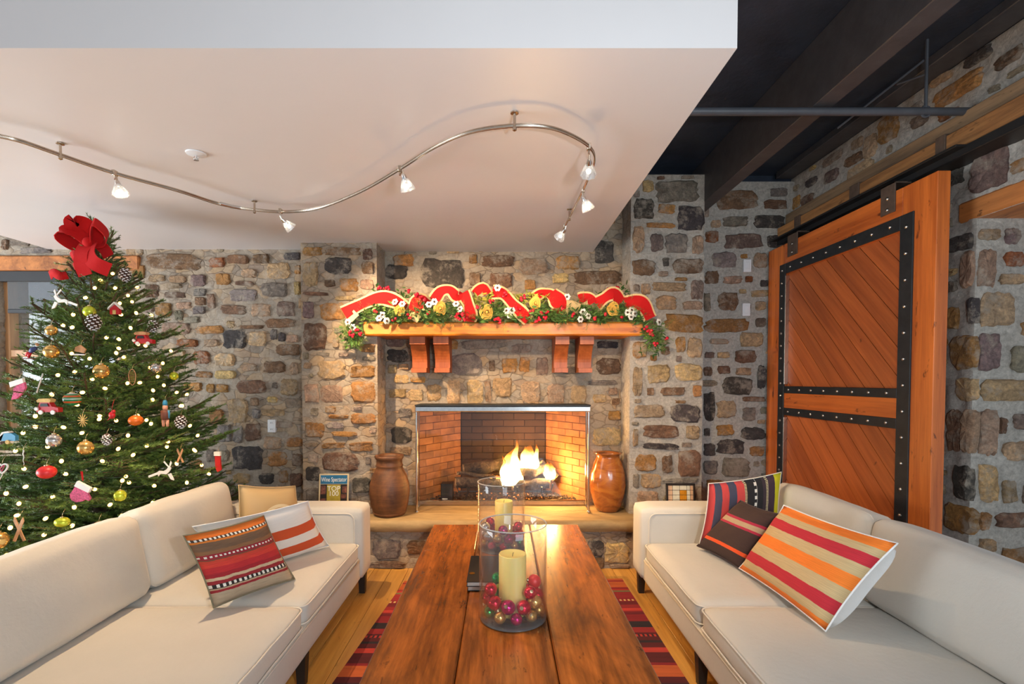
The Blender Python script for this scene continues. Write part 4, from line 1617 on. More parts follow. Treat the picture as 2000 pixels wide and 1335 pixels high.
def smooth_path(c, n=6):
    out = []
    for i in range(len(c) - 1):
        p0, p1, p2, p3 = c[max(i - 1, 0)], c[i], c[i + 1], c[min(i + 2, len(c) - 1)]
        for k_ in range(n):
            t = k_ / n
            out.append(.5 * ((2 * p1) + (p2 - p0) * t + (2 * p0 - 5 * p1 + 4 * p2 - p3) * t * t + (3 * p1 - p0 - 3 * p2 + p3) * t ** 3))
    out.append(c[-1])
    return out


tr_ = thing('track_rail', 'thin curved brushed metal track light rail under the plaster ceiling', 'track rail', (-.5, 2.6, ZT))
q = MB()
sp_ = smooth_path(ctrl)
q.tube([p + UZ * .005 for p in sp_], .0042, 6)
q.tube([p - UZ * .006 for p in sp_], .0042, 6)
q.tube([p for p in sp_], .0030, 5)
q.build('rail', M_NICKEL, tr_, smooth=True)
for (px, py) in ((118, 302), (497, 409), (1005, 245), (1112, 424)):
    p = P(px, py, Z=ZT)
    q = MB()
    q.lathe([(.017, ZS - .001 - ZT), (.017, ZS - .006 - ZT), (.006, ZS - .009 - ZT), (.006, -.006), (.009, -.01), (.009, -.02), (.003, -.024)][::-1], 14, p)
    q.build('standoff', M_NICKEL, tr_, smooth=True)
pc = P(440, 399, Z=ZT)
q = MB()
q.tube([P(430, 397, Z=ZT), P(452, 403, Z=ZT), P(470, 406, Z=ZT)], .011, 10)
q.build('power_feed', M_CHROME, tr_, smooth=True)

M_BULB = emit('halogen_bulb', (1, .84, .6, 1), 30)
kk = N('crystal_shade')
kk.base(srgb(226, 228, 230))
kk.set(.1, .5)
tr2 = kk.n('ShaderNodeBsdfTransparent')
mx2 = kk.n('ShaderNodeMixShader')
mx2.inputs[0].default_value = .5
kk.l(kk.b.outputs[0], mx2.inputs[1])
kk.l(tr2.outputs[0], mx2.inputs[2])
kk.l(mx2.outputs[0], kk.out.inputs[0])
M_CRYST = kk.m


def spot(label, rpx, cpx, aim, power, cone=60, blend=.6, col=(1, .72, .43), drop=.09):
    """rpx: where its stem meets the rail; cpx: middle of its shade in the picture; aim: the point it lights"""
    p = P(*rpx, Z=ZT)
    c = P(cpx[0], cpx[1], Z=ZT - drop)
    root = thing('track_spotlight', label, 'spotlight', tuple(p), group='spotlights along the curved track')
    aim = Vector(aim)
    d = (aim - c).normalized()
    rt = root.location
    q = MB()
    q.tube([p + UZ * .012, p - UZ * .03, c - d * .045 + UZ * .012, c - d * .03], .0045, 8)
    q.box(p.x - .008, p.x + .008, p.y - .014, p.y + .014, p.z - .014, p.z + .014, .002)
    q.build('stem', M_NICKEL, root, smooth=True)
    M = d.to_track_quat('Z', 'Y').to_matrix().to_4x4()
    q = MB()
    q.lathe([(.010, -.034), (.013, -.02), (.013, -.004), (.008, 0)], 14, c, M)
    q.build('lamp_holder', M_CHROME, root, smooth=True)
    q = MB()
    q.lathe([(.016, -.012), (.024, .005), (.033, .028), (.036, .042), (.033, .041), (.022, .006), (.014, -.010)], 16, c, M, flute=(8, .07))
    q.build('crystal_shade', M_CRYST, root)
    q = MB()
    q.ball(c + d * .022, .0115, 10, 7)
    q.build('bulb', M_BULB, root, smooth=True)
    l = bpy.data.lights.new('spot_beam', 'SPOT')
    l.energy, l.color, l.spot_size, l.spot_blend, l.shadow_soft_size = power, col, R(cone), blend, .018
    o = bpy.data.objects.new('spot_beam', l)
    COL.objects.link(o)
    o.parent = root
    o.location = c + d * .047 - rt
    o.rotation_euler = d.to_track_quat('-Z', 'Y').to_euler()
    return root


spot('glowing track spotlight farthest along the rail towards the tree', (224, 338), (232, 366), (-1.30, 2.45, .42), 130, 84, .5)
spot('crystal track spotlight in the dip of the curved rail', (548, 412), (559, 436), (-.15, 4.4, 1.2), 215, 98, .7)
spot('crystal track spotlight where the rail starts to climb to its loop', (781, 330), (792, 355), (.1, 3.0, .45), 60, 85, .8)
spot('bright track spotlight at the tight end of the rail loop', (1150, 287), (1150, 326), (.6, 4.3, 1.2), 105, 74, .7)
spot('glowing track spotlight just past the rail loop', (1139, 371), (1144, 396), (1.35, 3.0, .45), 70, 66, .8)
spot('small crystal spotlight on the far tip of the rail', (1103, 441), (1098, 456), (-.2, 4.2, 1.75), 25, 80, .8)

sk = P(383, 299, Z=ZS)
sp0 = thing('sprinkler', 'round white sprinkler rosette set in the plaster ceiling', 'sprinkler', (sk.x, sk.y, ZS - .001))
q = MB()
q.lathe([(.001, -.012), (.024, -.012), (.045, -.005), (.047, 0), (.02, 0)], 24)
q.build('rosette', M_WHITE, sp0, smooth=True, world=False)
q = MB()
q.lathe([(.012, -.034), (.0125, -.03), (.004, -.028), (.004, -.012)], 12)
for a_ in (0, PI):
    q.tube([(.006 * math.cos(a_), 0, -.012), (.012 * math.cos(a_), 0, -.02), (.006 * math.cos(a_), 0, -.029)], .0016, 5)
q.build('sprinkler_head', M_CHROME, sp0, smooth=True, world=False)


# ------------------------------------------------------------------ two facing sofas
def cushion(hx, hy, hz, r, crown=.25, puff=0.03, n=14, seed=0, wrk=.004):
    q = MB()
    ts = []
    for i in range(n + 1):
        t = -1 + 2 * i / n
        ts.append(math.copysign(abs(t) ** .7, t))
    idx = {}

    def vid(p):
        key = tuple(round(c, 4) for c in p)
        if key not in idx:
            idx[key] = len(q.v)
            h = (hx, hy, hz)
            P0 = Vector((p[0] * hx, p[1] * hy, p[2] * hz))
            Q = Vector([max(-(h[i] - r), min(h[i] - r, P0[i])) for i in range(3)])
            d = P0 - Q
            if d.length > 1e-6:
                P0 = Q + d.normalized() * r
            P0.z *= 1 + crown * (1 - p[0] ** 2) * (1 - p[1] ** 2)
            P0.x += puff * hx * p[0] * (1 - p[1] ** 2) * (1 - p[2] ** 2)
            P0.y += puff * hy * p[1] * (1 - p[0] ** 2) * (1 - p[2] ** 2)
            P0 += noise.noise_vector(P0 * 6 + Vector((seed,) * 3)) * wrk
            q.v.append(P0)
        return idx[key]

    for ax in range(3):
        o1, o2 = (ax + 1) % 3, (ax + 2) % 3
        for sd in (-1, 1):
            for i in range(n):
                for j in range(n):
                    f = []
                    for a, b in ((i, j), (i + 1, j), (i + 1, j + 1), (i, j + 1)):
                        p = [0, 0, 0]
                        p[ax], p[o1], p[o2] = sd, ts[a], ts[b]
                        f.append(vid(p))
                    q.f.append(tuple(f if sd > 0 else f[::-1]))
                    q.mi.append(0)
    return q


def piping_loop(hx, hy, z, r, rad=.0045, seed=0):
    pts = []
    for (cx, cy, a0) in ((hx - r, hy - r, 0), (-hx + r, hy - r, PI / 2), (-hx + r, -hy + r, PI), (hx - r, -hy + r, 3 * PI / 2)):
        for k_ in range(5):
            a = a0 + PI / 2 * k_ / 4
            pts.append(Vector((cx + r * math.cos(a), cy + r * math.sin(a), z)))
    out = []
    for i in range(len(pts)):
        a, b = pts[i], pts[(i + 1) % len(pts)]
        m = max(1, int((b - a).length / .06))
        for j in range(m):
            out.append(a.lerp(b, j / m))
    out = [p + noise.noise_vector(p * 6 + Vector((seed,) * 3)) * .004 for p in out]
    q = MB()
    q.tube(out, rad, 6, closed=True)
    return q


def place(o, M):
    o.matrix_local = M
    return o


def sofa(s, label):
    rt = (s * 1.53, 2.43, 0)
    root = thing('sofa', label, 'sofa', rt, (0, 0, 0 if s > 0 else PI), group='pair of oatmeal sofas facing each other')
    # local frame: the sofa faces local -x; the hearth end is at +y for s>0 and -y for s<0
    fy = 1 if s > 0 else -1
    X0, X1 = .945 - 1.53, 2.10 - 1.53
    Ya, Yb = 3.36 - 2.43, 3.60 - 2.43
    Yn0, Yn1 = .26 - 2.43, .50 - 2.43

    def part(nm, q, m, smooth='all'):
        return q.build(nm, m, root, smooth=smooth, world=False)

    def ybox(x0, x1, y0, y1, z0, z1, b):
        q = MB()
        ya, yb = sorted((y0 * fy, y1 * fy))
        c = ((x0 + x1) / 2, (ya + yb) / 2, (z0 + z1) / 2)
        q2 = cushion((x1 - x0) / 2, (yb - ya) / 2, (z1 - z0) / 2, b, .0, 0, 8, 1, .0015)
        q2.v = [v + Vector(c) for v in q2.v]
        return q2

    part('seat_frame', ybox(X0 + .012, X1, Yn0 + .02, Yb - .02, .145, .30, .02), M_SOFA)
    q = MB()
    q.tube([(X0 + .012, (Yn1) * fy, .288), (X0 + .012, Ya * fy, .288)], .004, 6)
    part('piping', q, M_PIPING)
    for nm, y0, y1, sgn in (('arm', Ya, Yb, -1), ('arm', Yn0, Yn1, 1)):
        a = part(nm, ybox(X0 - .01, X1 - .02, y0, y1, .145, .645, .045), M_SOFA)
        yi = (y0 if sgn < 0 else y1) * fy
        off = -.001 * fy * (1 if sgn < 0 else -1)
        q = MB()
        pts = [(X0 + .045, yi + off, .17)]
        for k_ in range(6):
            an = PI - PI / 2 * k_ / 5
            pts.append((X0 + .095 + .05 * math.cos(an), yi + off, .555 + .05 * math.sin(an)))
        pts += [(X0 + .5, yi + off, .606), (X1 - .2, yi + off, .606)]
        q.tube(pts, .0038, 6)
        q.build('piping', M_PIPING, a, smooth='all', world=False)
    part('back_frame', ybox(X1 - .13, X1, Yn0 + .02, Yb - .02, .145, .70, .04), M_SOFA)
    # cushions
    yc = 2.415 - 2.43
    ym = 1.46 - 2.43
    for i_, (y0, y1) in enumerate(((yc + .004, Ya - .004), (ym + .004, yc - .004), (Yn1 + .004, ym - .004))):
        hx, hy, hz = (1.86 - .955) / 2, (y1 - y0) / 2, .062
        M = Matrix.Translation((X0 + .01 + hx, (y0 + y1) / 2 * fy, .355))
        o = place(part('seat_cushion', cushion(hx, hy, hz, .042, .32, .0, 14, i_ * 7 + s, .005), M_SOFA), M)
        for zz in (.043, -.043):
            q = piping_loop(hx + .001, hy + .001, zz, .045, .0045, i_ * 7 + s)
            q.build('piping', M_PIPING, o, smooth='all', world=False)
    yb_ = 2.50 - 2.43 + (.03 if s < 0 else -.02)
    for i_, (y0, y1) in enumerate(((yb_ + .004, 3.50 - 2.43), (yb_ - .98, yb_ - .004), (Yn1 + .004, yb_ - .988))):
        if i_ == 0:
            y1 = Ya - .004 if s < 0 else Ya - .004
        hx, hy, hz = .205, (y1 - y0) / 2, .095
        # lies on its face: local z of the cushion becomes the facing direction (-x) with a lean
        lean = R(11)
        M = Matrix.Translation((1.87 - 1.53, (y0 + y1) / 2 * fy, .62)) @ Matrix.Rotation(lean, 4, 'Y') @ Matrix.Rotation(-PI / 2, 4, 'Y')
        o = place(part('back_cushion', cushion(hx, hy, hz, .06, .22, .03, 14, i_ * 5 + s * 3, .008), M_SOFA), M)
        for zz in (.05, -.05):
            q = piping_loop(hx - .006, hy - .004, zz, .055, .0045, i_ * 5 + s * 3)
            q.build('piping', M_PIPING, o, smooth='all', world=False)
    for lx in (X0 + .04, X1 - .08):
        for ly in (Yb - .07, Yn0 + .05, .02, -1.0):
            q = MB()
            w0, w1 = .019, .026
            q.add([(lx + a * w0, ly * fy + b * w0, 0) for a, b in ((-1, -1), (1, -1), (1, 1), (-1, 1))] + [(lx + a * w1, ly * fy + b * w1, .15) for a, b in ((-1, -1), (1, -1), (1, 1), (-1, 1))],
                  [(0, 3, 2, 1), (4, 5, 6, 7), (0, 1, 5, 4), (1, 2, 6, 5), (2, 3, 7, 6), (3, 0, 4, 7)])
            part('leg', q, M_DARKLEG, False)
    return root


sofa(-1, 'oatmeal linen sofa in front of the Christmas tree')
sofa(1, 'oatmeal linen sofa in front of the barn door')


# ------------------------------------------------------------------ throw pillows
def pillow(name, label, TL, TR, BR, BL, mats, thick=.13, flip=False, seed=0, cat='pillow', pinch=.05, shift=(0, 0, 0), cord=None):
    TL, TR, BR, BL = map(Vector, (TL, TR, BR, BL))
    n = 18
    nrm = ((TR - TL).cross(BL - TL)).normalized()
    if nrm.dot(EYE - (TL + BR) / 2) < 0:
        nrm = -nrm
    q = MB()
    uvs = []
    org = (BL + BR) / 2
    for side in (0, 1):
        for j in range(n + 1):
            for i in range(n + 1):
                u, v = i / n, j / n
                pu = u - (u - .5) * pinch * 4 * v * (1 - v) * 1.2
                pv = v - (v - .5) * pinch * 4 * u * (1 - u) * 1.2
                p = BL.lerp(BR, pu).lerp(TL.lerp(TR, pu), pv)
                e = (1 - abs(2 * u - 1) ** 3.0) * (1 - abs(2 * v - 1) ** 3.0)
                t = thick / 2 * max(e, 0) ** .55
                wr = noise.noise(Vector((u * 4 + seed, v * 4, seed * 3))) * .10 + noise.noise(Vector((u * 9 + seed, v * 7, 5))) * .04
                t *= 1 + wr
                q.v.append(p + nrm * (t if side == 0 else -t) + nrm * thick * .5 + (Vector(shift) * max(e, 0) ** .35 if side else Vector((0, 0, 0))))
                uvs.append((u, v))
    m = n + 1
    for side in (0, 1):
        b = side * m * m
        for j in range(n):
            for i in range(n):
                k_ = b + j * m + i
                f = (k_, k_ + 1, k_ + m + 1, k_ + m)
                q.f.append(f if side == 0 else f[::-1])
                q.mi.append(side)
    for i in range(n):
        for (a, b2) in ((i, i + 1), (n * m + i + 1, n * m + i), (i * m + m, i * m), (i * m + n, i * m + n + m)):
            q.f.append((b2, a, m * m + a, m * m + b2))
            q.mi.append(1)
    q.v = [p - org for p in q.v]
    me = q.mesh(name, mats, 'all')
    uvl = me.uv_layers.new(name='UVMap')
    for lo in me.loops:
        uvl.data[lo.index].uv = uvs[lo.vertex_index]
    bm = bmesh.new()
    bm.from_mesh(me)
    bmesh.ops.recalc_face_normals(bm, faces=bm.faces)
    bm.to_mesh(me)
    bm.free()
    o = link(name, me)
    o.location = org
    tag(o, label, cat)
    # seam cord
    edge = [q.v[j * m + i] for (i, j) in [(i, 0) for i in range(n)] + [(n, j) for j in range(n)] + [(n - i, n) for i in range(n)] + [(0, n - j) for j in range(n)]]
    t_ = MB()
    t_.tube(edge, .004, 5, closed=True)
    t_.build('seam', cord or mats[1], o, smooth='all', world=False)
    return o


def c8(*a):
    return srgb(*a)


cr, wh, bk = c8(226, 206, 176), c8(232, 226, 214), c8(44, 36, 34)
KIL = stripes_mat('kilim_red', [(0, c8(176, 156, 130)), (.20, c8(150, 38, 44)), (.235, c8(186, 160, 128)), (.255, c8(60, 44, 40)), (.315, c8(150, 40, 46)), (.36, c8(200, 174, 140)), (.40, c8(160, 36, 44)), (.46, c8(186, 44, 48)), (.54, c8(206, 62, 50)), (.60, c8(196, 66, 48)), (.64, c8(120, 72, 52)), (.655, c8(150, 40, 50)), (.72, c8(140, 98, 66)), (.77, c8(116, 88, 66)), (.88, c8(214, 120, 44)), (.905, c8(60, 50, 46)), (.94, c8(210, 108, 36))],
                  dash=[(.29, .022, 17, wh, bk), (.69, .012, 20, wh, c8(150, 40, 50)), (.925, .014, 20, wh, c8(70, 56, 48))], streak=.2, wobble=.03)
M_CREAMB = fabric('cream_cotton', srgb(226, 214, 196), .9)
M_WHITEB = fabric('white_cotton', srgb(232, 230, 228), .9)
M_OLIVEB = fabric('olive_cotton', srgb(130, 120, 92), .9)
def S3(px, py, Z): return P(px, py, Z=Z)


pillow('throw_pillow', 'kilim throw pillow with red, brown and beige bands on the sofa by the tree',
       S3(343, 1044, .79), S3(500, 1005, .79), S3(561, 1128, .425), S3(402, 1183, .425), [KIL, M_OLIVEB], .13, seed=1)
ORW = stripes_mat('orange_white', [(0, c8(232, 226, 218)), (.17, c8(204, 82, 40)), (.35, c8(232, 226, 218)), (.52, c8(204, 82, 40)), (.70, c8(232, 226, 218))], wobble=.015, streak=.05)
pillow('throw_pillow', 'white lumbar pillow with two orange stripes behind the kilim pillow',
       (-1.585, 2.52, .79), P(590, 970, Y=3.02), P(631, 1056, Y=3.27), (-1.52, 2.76, .44), [ORW, M_WHITEB], .13, seed=2)
kk = N('tan_embroidered')
tc = kk.n('ShaderNodeTexCoord')
mp = kk.n('ShaderNodeMapping')
mp.inputs['Location'].default_value = (-.62, -.35, 0)
kk.l(tc.outputs['UV'], mp.inputs[0])
ln = kk.n('ShaderNodeVectorMath', operation='LENGTH')
kk.l(mp.outputs[0], ln.inputs[0])
kk.base(kk.ramp(ln.outputs['Value'], [(0, c8(190, 156, 108)), (.32, c8(226, 206, 166)), (.37, c8(196, 162, 112)), (1, c8(196, 162, 112))], 'CONSTANT'))
M_TANP = kk.set(.6)
pillow('throw_pillow', 'tan throw pillow with pale stitched ring wedged in the sofa corner',
       P(458, 948, Y=3.06), P(567, 950, Y=3.30), (-1.30, 3.24, .43), (-1.60, 2.96, .43), [M_TANP, M_CREAMB], .14, seed=3, cord=M_TANP)
o_, r_, t_ = c8(236, 124, 40), c8(188, 40, 52), c8(196, 168, 122)
STR = stripes_mat('orange_red_tan', [(0, o_), (.075, t_), (.17, r_), (.30, t_), (.44, o_), (.58, t_), (.70, r_), (.82, t_), (.90, o_)], streak=.14, wobble=.02)
pillow('throw_pillow', 'large throw pillow with orange, red and tan stripes on the sofa by the door',
       S3(1556, 998, .80), S3(1784, 1076, .80), S3(1644, 1246, .425), S3(1468, 1120, .43), [STR, M_WHITEB], .17, seed=4, shift=(.03, -.055, -.01))
BRN = stripes_mat('brown_band', [(0, c8(64, 44, 38)), (.19, c8(226, 84, 34)), (.25, c8(64, 44, 38)), (.58, c8(170, 40, 64)), (.62, c8(176, 150, 116)), (.70, c8(170, 40, 64)), (.745, c8(64, 44, 38))], streak=.12)
pillow('throw_pillow', 'dark brown throw pillow with a thin orange stripe and red band',
       S3(1462, 984, .76), S3(1542, 1012, .76), S3(1466, 1120, .43), S3(1376, 1072, .43), [BRN, fabric('brown_cotton', srgb(66, 46, 40), .9)], .12, seed=5)
R2, B2, K2 = c8(196, 66, 62), c8(66, 66, 84), c8(34, 30, 32)
STP = stripes_mat('red_blue_yellow', [(0, R2), (.07, B2), (.15, R2), (.24, B2), (.34, R2), (.45, c8(200, 176, 130)), (.48, K2), (.585, c8(220, 210, 196)), (.62, K2), (.70, c8(58, 44, 50)), (.75, c8(190, 170, 130)), (.78, c8(64, 44, 56)), (.885, c8(206, 196, 30))], 'U',
                  dash=[(.465, .014, 46, c8(220, 196, 150), K2), (.602, .016, 10, c8(226, 218, 206), K2), (.765, .014, 46, c8(214, 196, 150), K2)], streak=.1, wobble=.012)
pillow('throw_pillow', 'throw pillow with upright red and blue stripes and a yellow edge by the sofa arm',
       P(1374, 942, Y=3.25), P(1513, 920, Y=3.29), (1.74, 3.22, .44), P(1356, 1058, Y=3.20), [STP, M_WHITEB], .14, seed=6, cord=M_CREAMB)

# ------------------------------------------------------------------ rug
q = MB()
ra, rb, rc, rd = P(790, 1136, Z=0), P(1215, 1131, Z=0), P(1345, 1335, Z=0), P(650, 1335, Z=0)
ext = 1.5
fl_ = ra + (rd - ra) * (1 + ext)
fr_ = rb + (rc - rb) * (1 + ext)
n = 40
q = MB()
uv = []
for j in range(n + 1):
    for i in range(9):
        p = ra.lerp(fl_, j / n).lerp(rb.lerp(fr_, j / n), i / 8)
        z = .007 + .0012 * noise.noise(Vector((p.x * 5, p.y * 5, 0)))
        if j == 0 and i == 0:
            z += .002
        q.v.append(Vector((p.x, p.y, z)))
        uv.append((i / 8, j / n))
for j in range(n):
    for i in range(8):
        k_ = j * 9 + i
        q.f.append((k_, k_ + 1, k_ + 10, k_ + 9))
        q.mi.append(0)
top = len(q.v)
q.v += [Vector((p.x, p.y, .001)) for p in q.v[:top]]
uv += uv
for (a, b) in [(i, i + 1) for i in range(8)] + [(j * 9 + 8, j * 9 + 17) for j in range(n)] + [(n * 9 + i + 1, n * 9 + i) for i in range(8)] + [(j * 9 + 9, j * 9) for j in range(n)]:
    q.f.append((a, b, top + b, top + a))
    q.mi.append(0)
rs_ = random.Random(8)
pal = [c8(140, 34, 42), c8(88, 26, 34), c8(176, 52, 40), c8(196, 96, 50), c8(44, 36, 44), c8(206, 170, 110), c8(150, 40, 44), c8(110, 30, 40), c8(120, 112, 70), c8(190, 60, 52), c8(60, 30, 40)]
st = []
yy = 0
last = None
while yy < .985:
    c_ = rs_.choice(pal)
    while c_ == last:
        c_ = rs_.choice(pal)
    st.append((yy, c_))
    last = c_
    yy += rs_.choice([.006, .008, .008, .014, .02, .026]) * 1.15
RUG = stripes_mat('woven_rug', st[:58], streak=.15, wobble=.003, dash=[(.115, .004, 60, c8(206, 170, 110), c8(140, 34, 42)), (.26, .004, 64, c8(190, 60, 52), c8(60, 30, 40))])
q.v = [v - Vector((0.1, 2.8, 0)) for v in q.v]
me = q.mesh('area_rug', [RUG], False)
uvl = me.uv_layers.new(name='UVMap')
for lo in me.loops:
    uvl.data[lo.index].uv = uv[lo.vertex_index]
o = link('area_rug', me)
o.location = (0.1, 2.8, 0.0005)
tag(o, 'flat woven rug with dark red, orange and black cross stripes under the coffee table', 'rug')

# ------------------------------------------------------------------ coffee table
TZ = .43
tb = thing('coffee_table', 'long rustic wide-plank coffee table standing on the striped rug', 'table', (.035, 2.6, .008))
tx = [-.508, -.168, .205, .568]
for i_ in range(3):
    q = MB()
    q.box(tx[i_] + .0015, tx[i_ + 1] - .0015, 1.42, 3.715 + (.004 if i_ == 1 else 0), TZ - .055, TZ - (.001 if i_ == 1 else 0), .006)
    q.build('tabletop_plank', M_TABLE, tb)
for (lx, ly) in ((-.42, 3.6), (.48, 3.6), (-.42, 1.55), (.48, 1.55)):
    q = MB()
    q.box(lx - .045, lx + .045, ly - .045, ly + .045, .009, TZ - .056, .006)
    q.build('leg', M_TABLE, tb)
for b_ in ((-.40, .46, 3.585, 3.615), (-.40, .46, 1.535, 1.565)):
    q = MB()
    q.box(b_[0], b_[1], b_[2], b_[3], TZ - .16, TZ - .056, .003)
    q.build('apron', M_TABLE, tb)
for xx in (-.43, .47):
    q = MB()
    q.box(xx - .014, xx + .014, 1.6, 3.56, TZ - .16, TZ - .056, .003)
    q.build('apron', M_TABLE, tb)


# ------------------------------------------------------------------ glass cylinders with candles and baubles
def cyl(label, X, Y, Rr, H, wob):
    root = thing('glass_cylinder', label, 'vase', (X, Y, TZ + .0005))
    q = MB()
    n = 48
    pr = [(Rr * .96, 0), (Rr, .006), (Rr * 1.0, H * .3), (Rr * .995, H * .7), (Rr, H - .006), (Rr - .003, H), (Rr - .006, H - .006), (Rr - .006, .016), (.001, .016)]
    q.lathe(pr, n)
    for i, p in enumerate(q.v):
        q.v[i] = p + Vector((noise.noise(p * 7), noise.noise(p * 7 + Vector((9, 0, 0))), 0)) * .0012
    q.build('glass_wall', M_VASE_GLASS, root, smooth='all', world=False)
    q = MB()
    q.tube([((Rr - .003) * math.cos(a * PI / 24), (Rr - .003) * math.sin(a * PI / 24), H) for a in range(48)], .0034, 6, closed=True)
    q.build('rim', clear_glass('rim_glass', (.8, .8, .8, 1), .25, 1.6) if wob else bpy.data.materials.get('rim_glass'), root, smooth='all', world=False)
    q = MB()
    q.lathe([(.0005, .001), (Rr * .95, .001), (Rr * .985, .004), (Rr * .95, .009), (.0005, .009)], 40)
    q.build('thick_base', clear_glass('base_glass', (.45, .44, .43, 1), .1, 1.6) if wob else bpy.data.materials.get('base_glass'), root, smooth='all', world=False)
    return root


CX, CY, CR = P(1002, 1208, Z=TZ).x, 2.255, .153
C2X, C2Y = P(979, 1000, Z=TZ + .25).x * 1.0, 3.20
cyl('clear glass cylinder nearer the camera on the coffee table, holding candle and baubles', CX, CY, CR, P(1002, 1021, Y=CY).z - TZ, 1)
C2X = P(979, 960, Y=C2Y).x
cyl('clear glass cylinder farther along the coffee table towards the fire', C2X, C2Y, CR, P(979, 940, Y=C2Y).z - TZ, 0)


def candle(label, X, Y, r, H):
    root = thing('pillar_candle', label, 'candle', (X, Y, TZ + .0175))
    q = MB()
    q.lathe([(r * .97, 0), (r, .004), (r, H * .5), (r, H - .004), (r * .97, H), (r * .9, H - .003), (r * .6, H - .012), (.001, H - .014)], 40, wob=.006)
    q.build('wax', M_CANDLE, root, smooth='all', world=False)
    q = MB()
    q.tube([(0, 0, H - .014), (.001, 0, H - .004), (.004, .001, H + .004)], .0014, 6)
    q.build('wick', M_BLACK, root, world=False)


candle('ivory pillar candle in the glass cylinder nearer the camera', P(1001, 1120, Y=CY).x, CY, 27 / FPX * CY, P(1001, 1080, Y=CY).z - TZ - .0175)
candle('ivory pillar candle in the glass cylinder nearer the fire', P(984, 1000, Y=C2Y).x, C2Y, 17.5 / FPX * C2Y, P(984, 977, Y=C2Y).z - TZ - .0175)


def mini_bauble(mat, r):
    q = MB()
    pr = [(max(r * math.sin(PI * i / 12), 1e-5), -r * math.cos(PI * i / 12)) for i in range(12)]
    q.lathe(pr + [(r * .3, r * .97)], 18)
    q.cur = 1
    q.lathe([(r * .26, r * .94), (r * .26, r * 1.14), (.0005, r * 1.16)], 10)
    q.tube([(r * .12 * math.cos(a * PI / 4), 0, r * 1.24 + r * .12 * math.sin(a * PI / 4)) for a in range(8)], r * .03, 4, closed=True)
    return q.mesh('bauble', [mat, M_CAP], True)


BM = {}
WORDS = ['beside the wick side facing the fire', 'fire side towards the barn door', 'barn door side', 'barn door side towards the camera', 'camera side', 'camera side towards the tree', 'tree side', 'fire side towards the tree']
COLN = {'red': M_BRED, 'matte red': M_BMATR, 'magenta': M_BMAG, 'gold': M_BGOLD, 'green': M_BGREEN, 'lime': M_BLIME, 'silver': M_BSILV}


def baubles(cx, cy, where, items, grp):
    for (ang, rad, z, r, cn, lab) in items:
        key = (cn, round(r, 4))
        if key not in BM:
            BM[key] = mini_bauble(COLN[cn], r)
        o = link('bauble', BM[key])
        a = R(ang)
        o.location = (cx + rad * math.sin(a), cy - rad * math.cos(a), TZ + .0175 + z)
        o.rotation_euler = (rnd.uniform(-1.2, 1.2), rnd.uniform(-1.2, 1.2), rnd.uniform(0, 6))
        tag(o, f'{lab} {where}', 'bauble', grp)


# angle: 0 = camera side, + = towards the barn door
SIDES = {0: 'front', 36: 'front, towards the barn door', 72: 'barn door side front', 108: 'barn door side rear', 144: 'rear, towards the barn door', 180: 'rear, behind the candle',
         -144: 'rear, towards the tree', -108: 'tree side rear', -72: 'tree side front', -36: 'front, towards the tree'}


def ring_of(upper, lower, top):
    out = []
    for (an, side), cn in zip(SIDES.items(), upper):
        out.append((an - 12, .110, .074 + .004 * math.sin(an), .0315, cn, f'{cn} bauble halfway up, {side},'))
    for (an, side), cn in zip(SIDES.items(), lower):
        out.append((an + 6, .117, .0265, .026, cn, f'smaller {cn} bauble on the bottom, {side},'))
    for an, cn, r_, side in top:
        out.append((an - 12, .109, .127, r_, cn, f'topmost {cn} bauble, {side},'))
    return out


near = ring_of(['magenta', 'red', 'gold', 'red', 'red', 'green', 'lime', 'green', 'red', 'red'],
               ['magenta', 'gold', 'gold', 'red', 'red', 'silver', 'red', 'gold', 'green', 'gold'],
               [(126, 'matte red', .031, 'barn door side rear'), (-126, 'green', .026, 'tree side rear'), (-54, 'red', .029, 'tree side front'), (54, 'red', .028, 'barn door side front')])
baubles(CX, CY, 'in the near cylinder', near, 'baubles in the near glass cylinder')
far = ring_of(['gold', 'magenta', 'red', 'matte red', 'red', 'green', 'red', 'red', 'silver', 'silver'],
              ['red', 'gold', 'green', 'gold', 'red', 'gold', 'green', 'red', 'gold', 'red'],
              [(18, 'magenta', .030, 'front'), (-54, 'silver', .030, 'tree side front'), (90, 'red', .030, 'barn door side'), (-126, 'red', .028, 'tree side rear')])
baubles(C2X, C2Y, 'in the far cylinder', far, 'baubles in the far glass cylinder')

# books beside the near cylinder
def book(label, x0, x1, y0, y1, z0, z1, emblem=False):
    root = thing('book', label, 'book', ((x0 + x1) / 2, (y0 + y1) / 2, z0))
    for nm, m, b_ in (('cover', M_BLACK, (x0, x1, y0, y1, z1 - .003, z1)), ('cover', M_BLACK, (x0, x1, y0, y1, z0, z0 + .003)), ('spine', M_BLACK, (x1 - .003, x1, y0, y1, z0 + .003, z1 - .003)),
                      ('pages', M_PAPER, (x0 + .005, x1 - .004, y0 + .004, y1 - .004, z0 + .003, z1 - .003))):
        q = MB()
        q.box(*b_)
        q.build(nm, m, root)
    if emblem:
        q = MB()
        c = P(922, 1119, Z=z1)
        q.lathe([(.0005, .0012), (.010, .0012), (.012, .0008), (.012, 0)], 20, (c.x, c.y, z1 + .0002))
        q.lathe([(.015, 0), (.0155, .001), (.0135, .001), (.0135, 0)], 20, (c.x, c.y, z1 + .0002))
        q.build('gold_emblem', M_GOLD, root)


bx0 = P(912, 1150, Z=TZ).x
book('dark book underneath the one with the gold emblem on the coffee table', bx0 + .003, .06, 2.53, 2.90, TZ + .0005, TZ + .026)
book('dark book with a gold emblem on top of another beside the near cylinder', bx0, .055, 2.52, 2.90, TZ + .0268, TZ + .052, True)
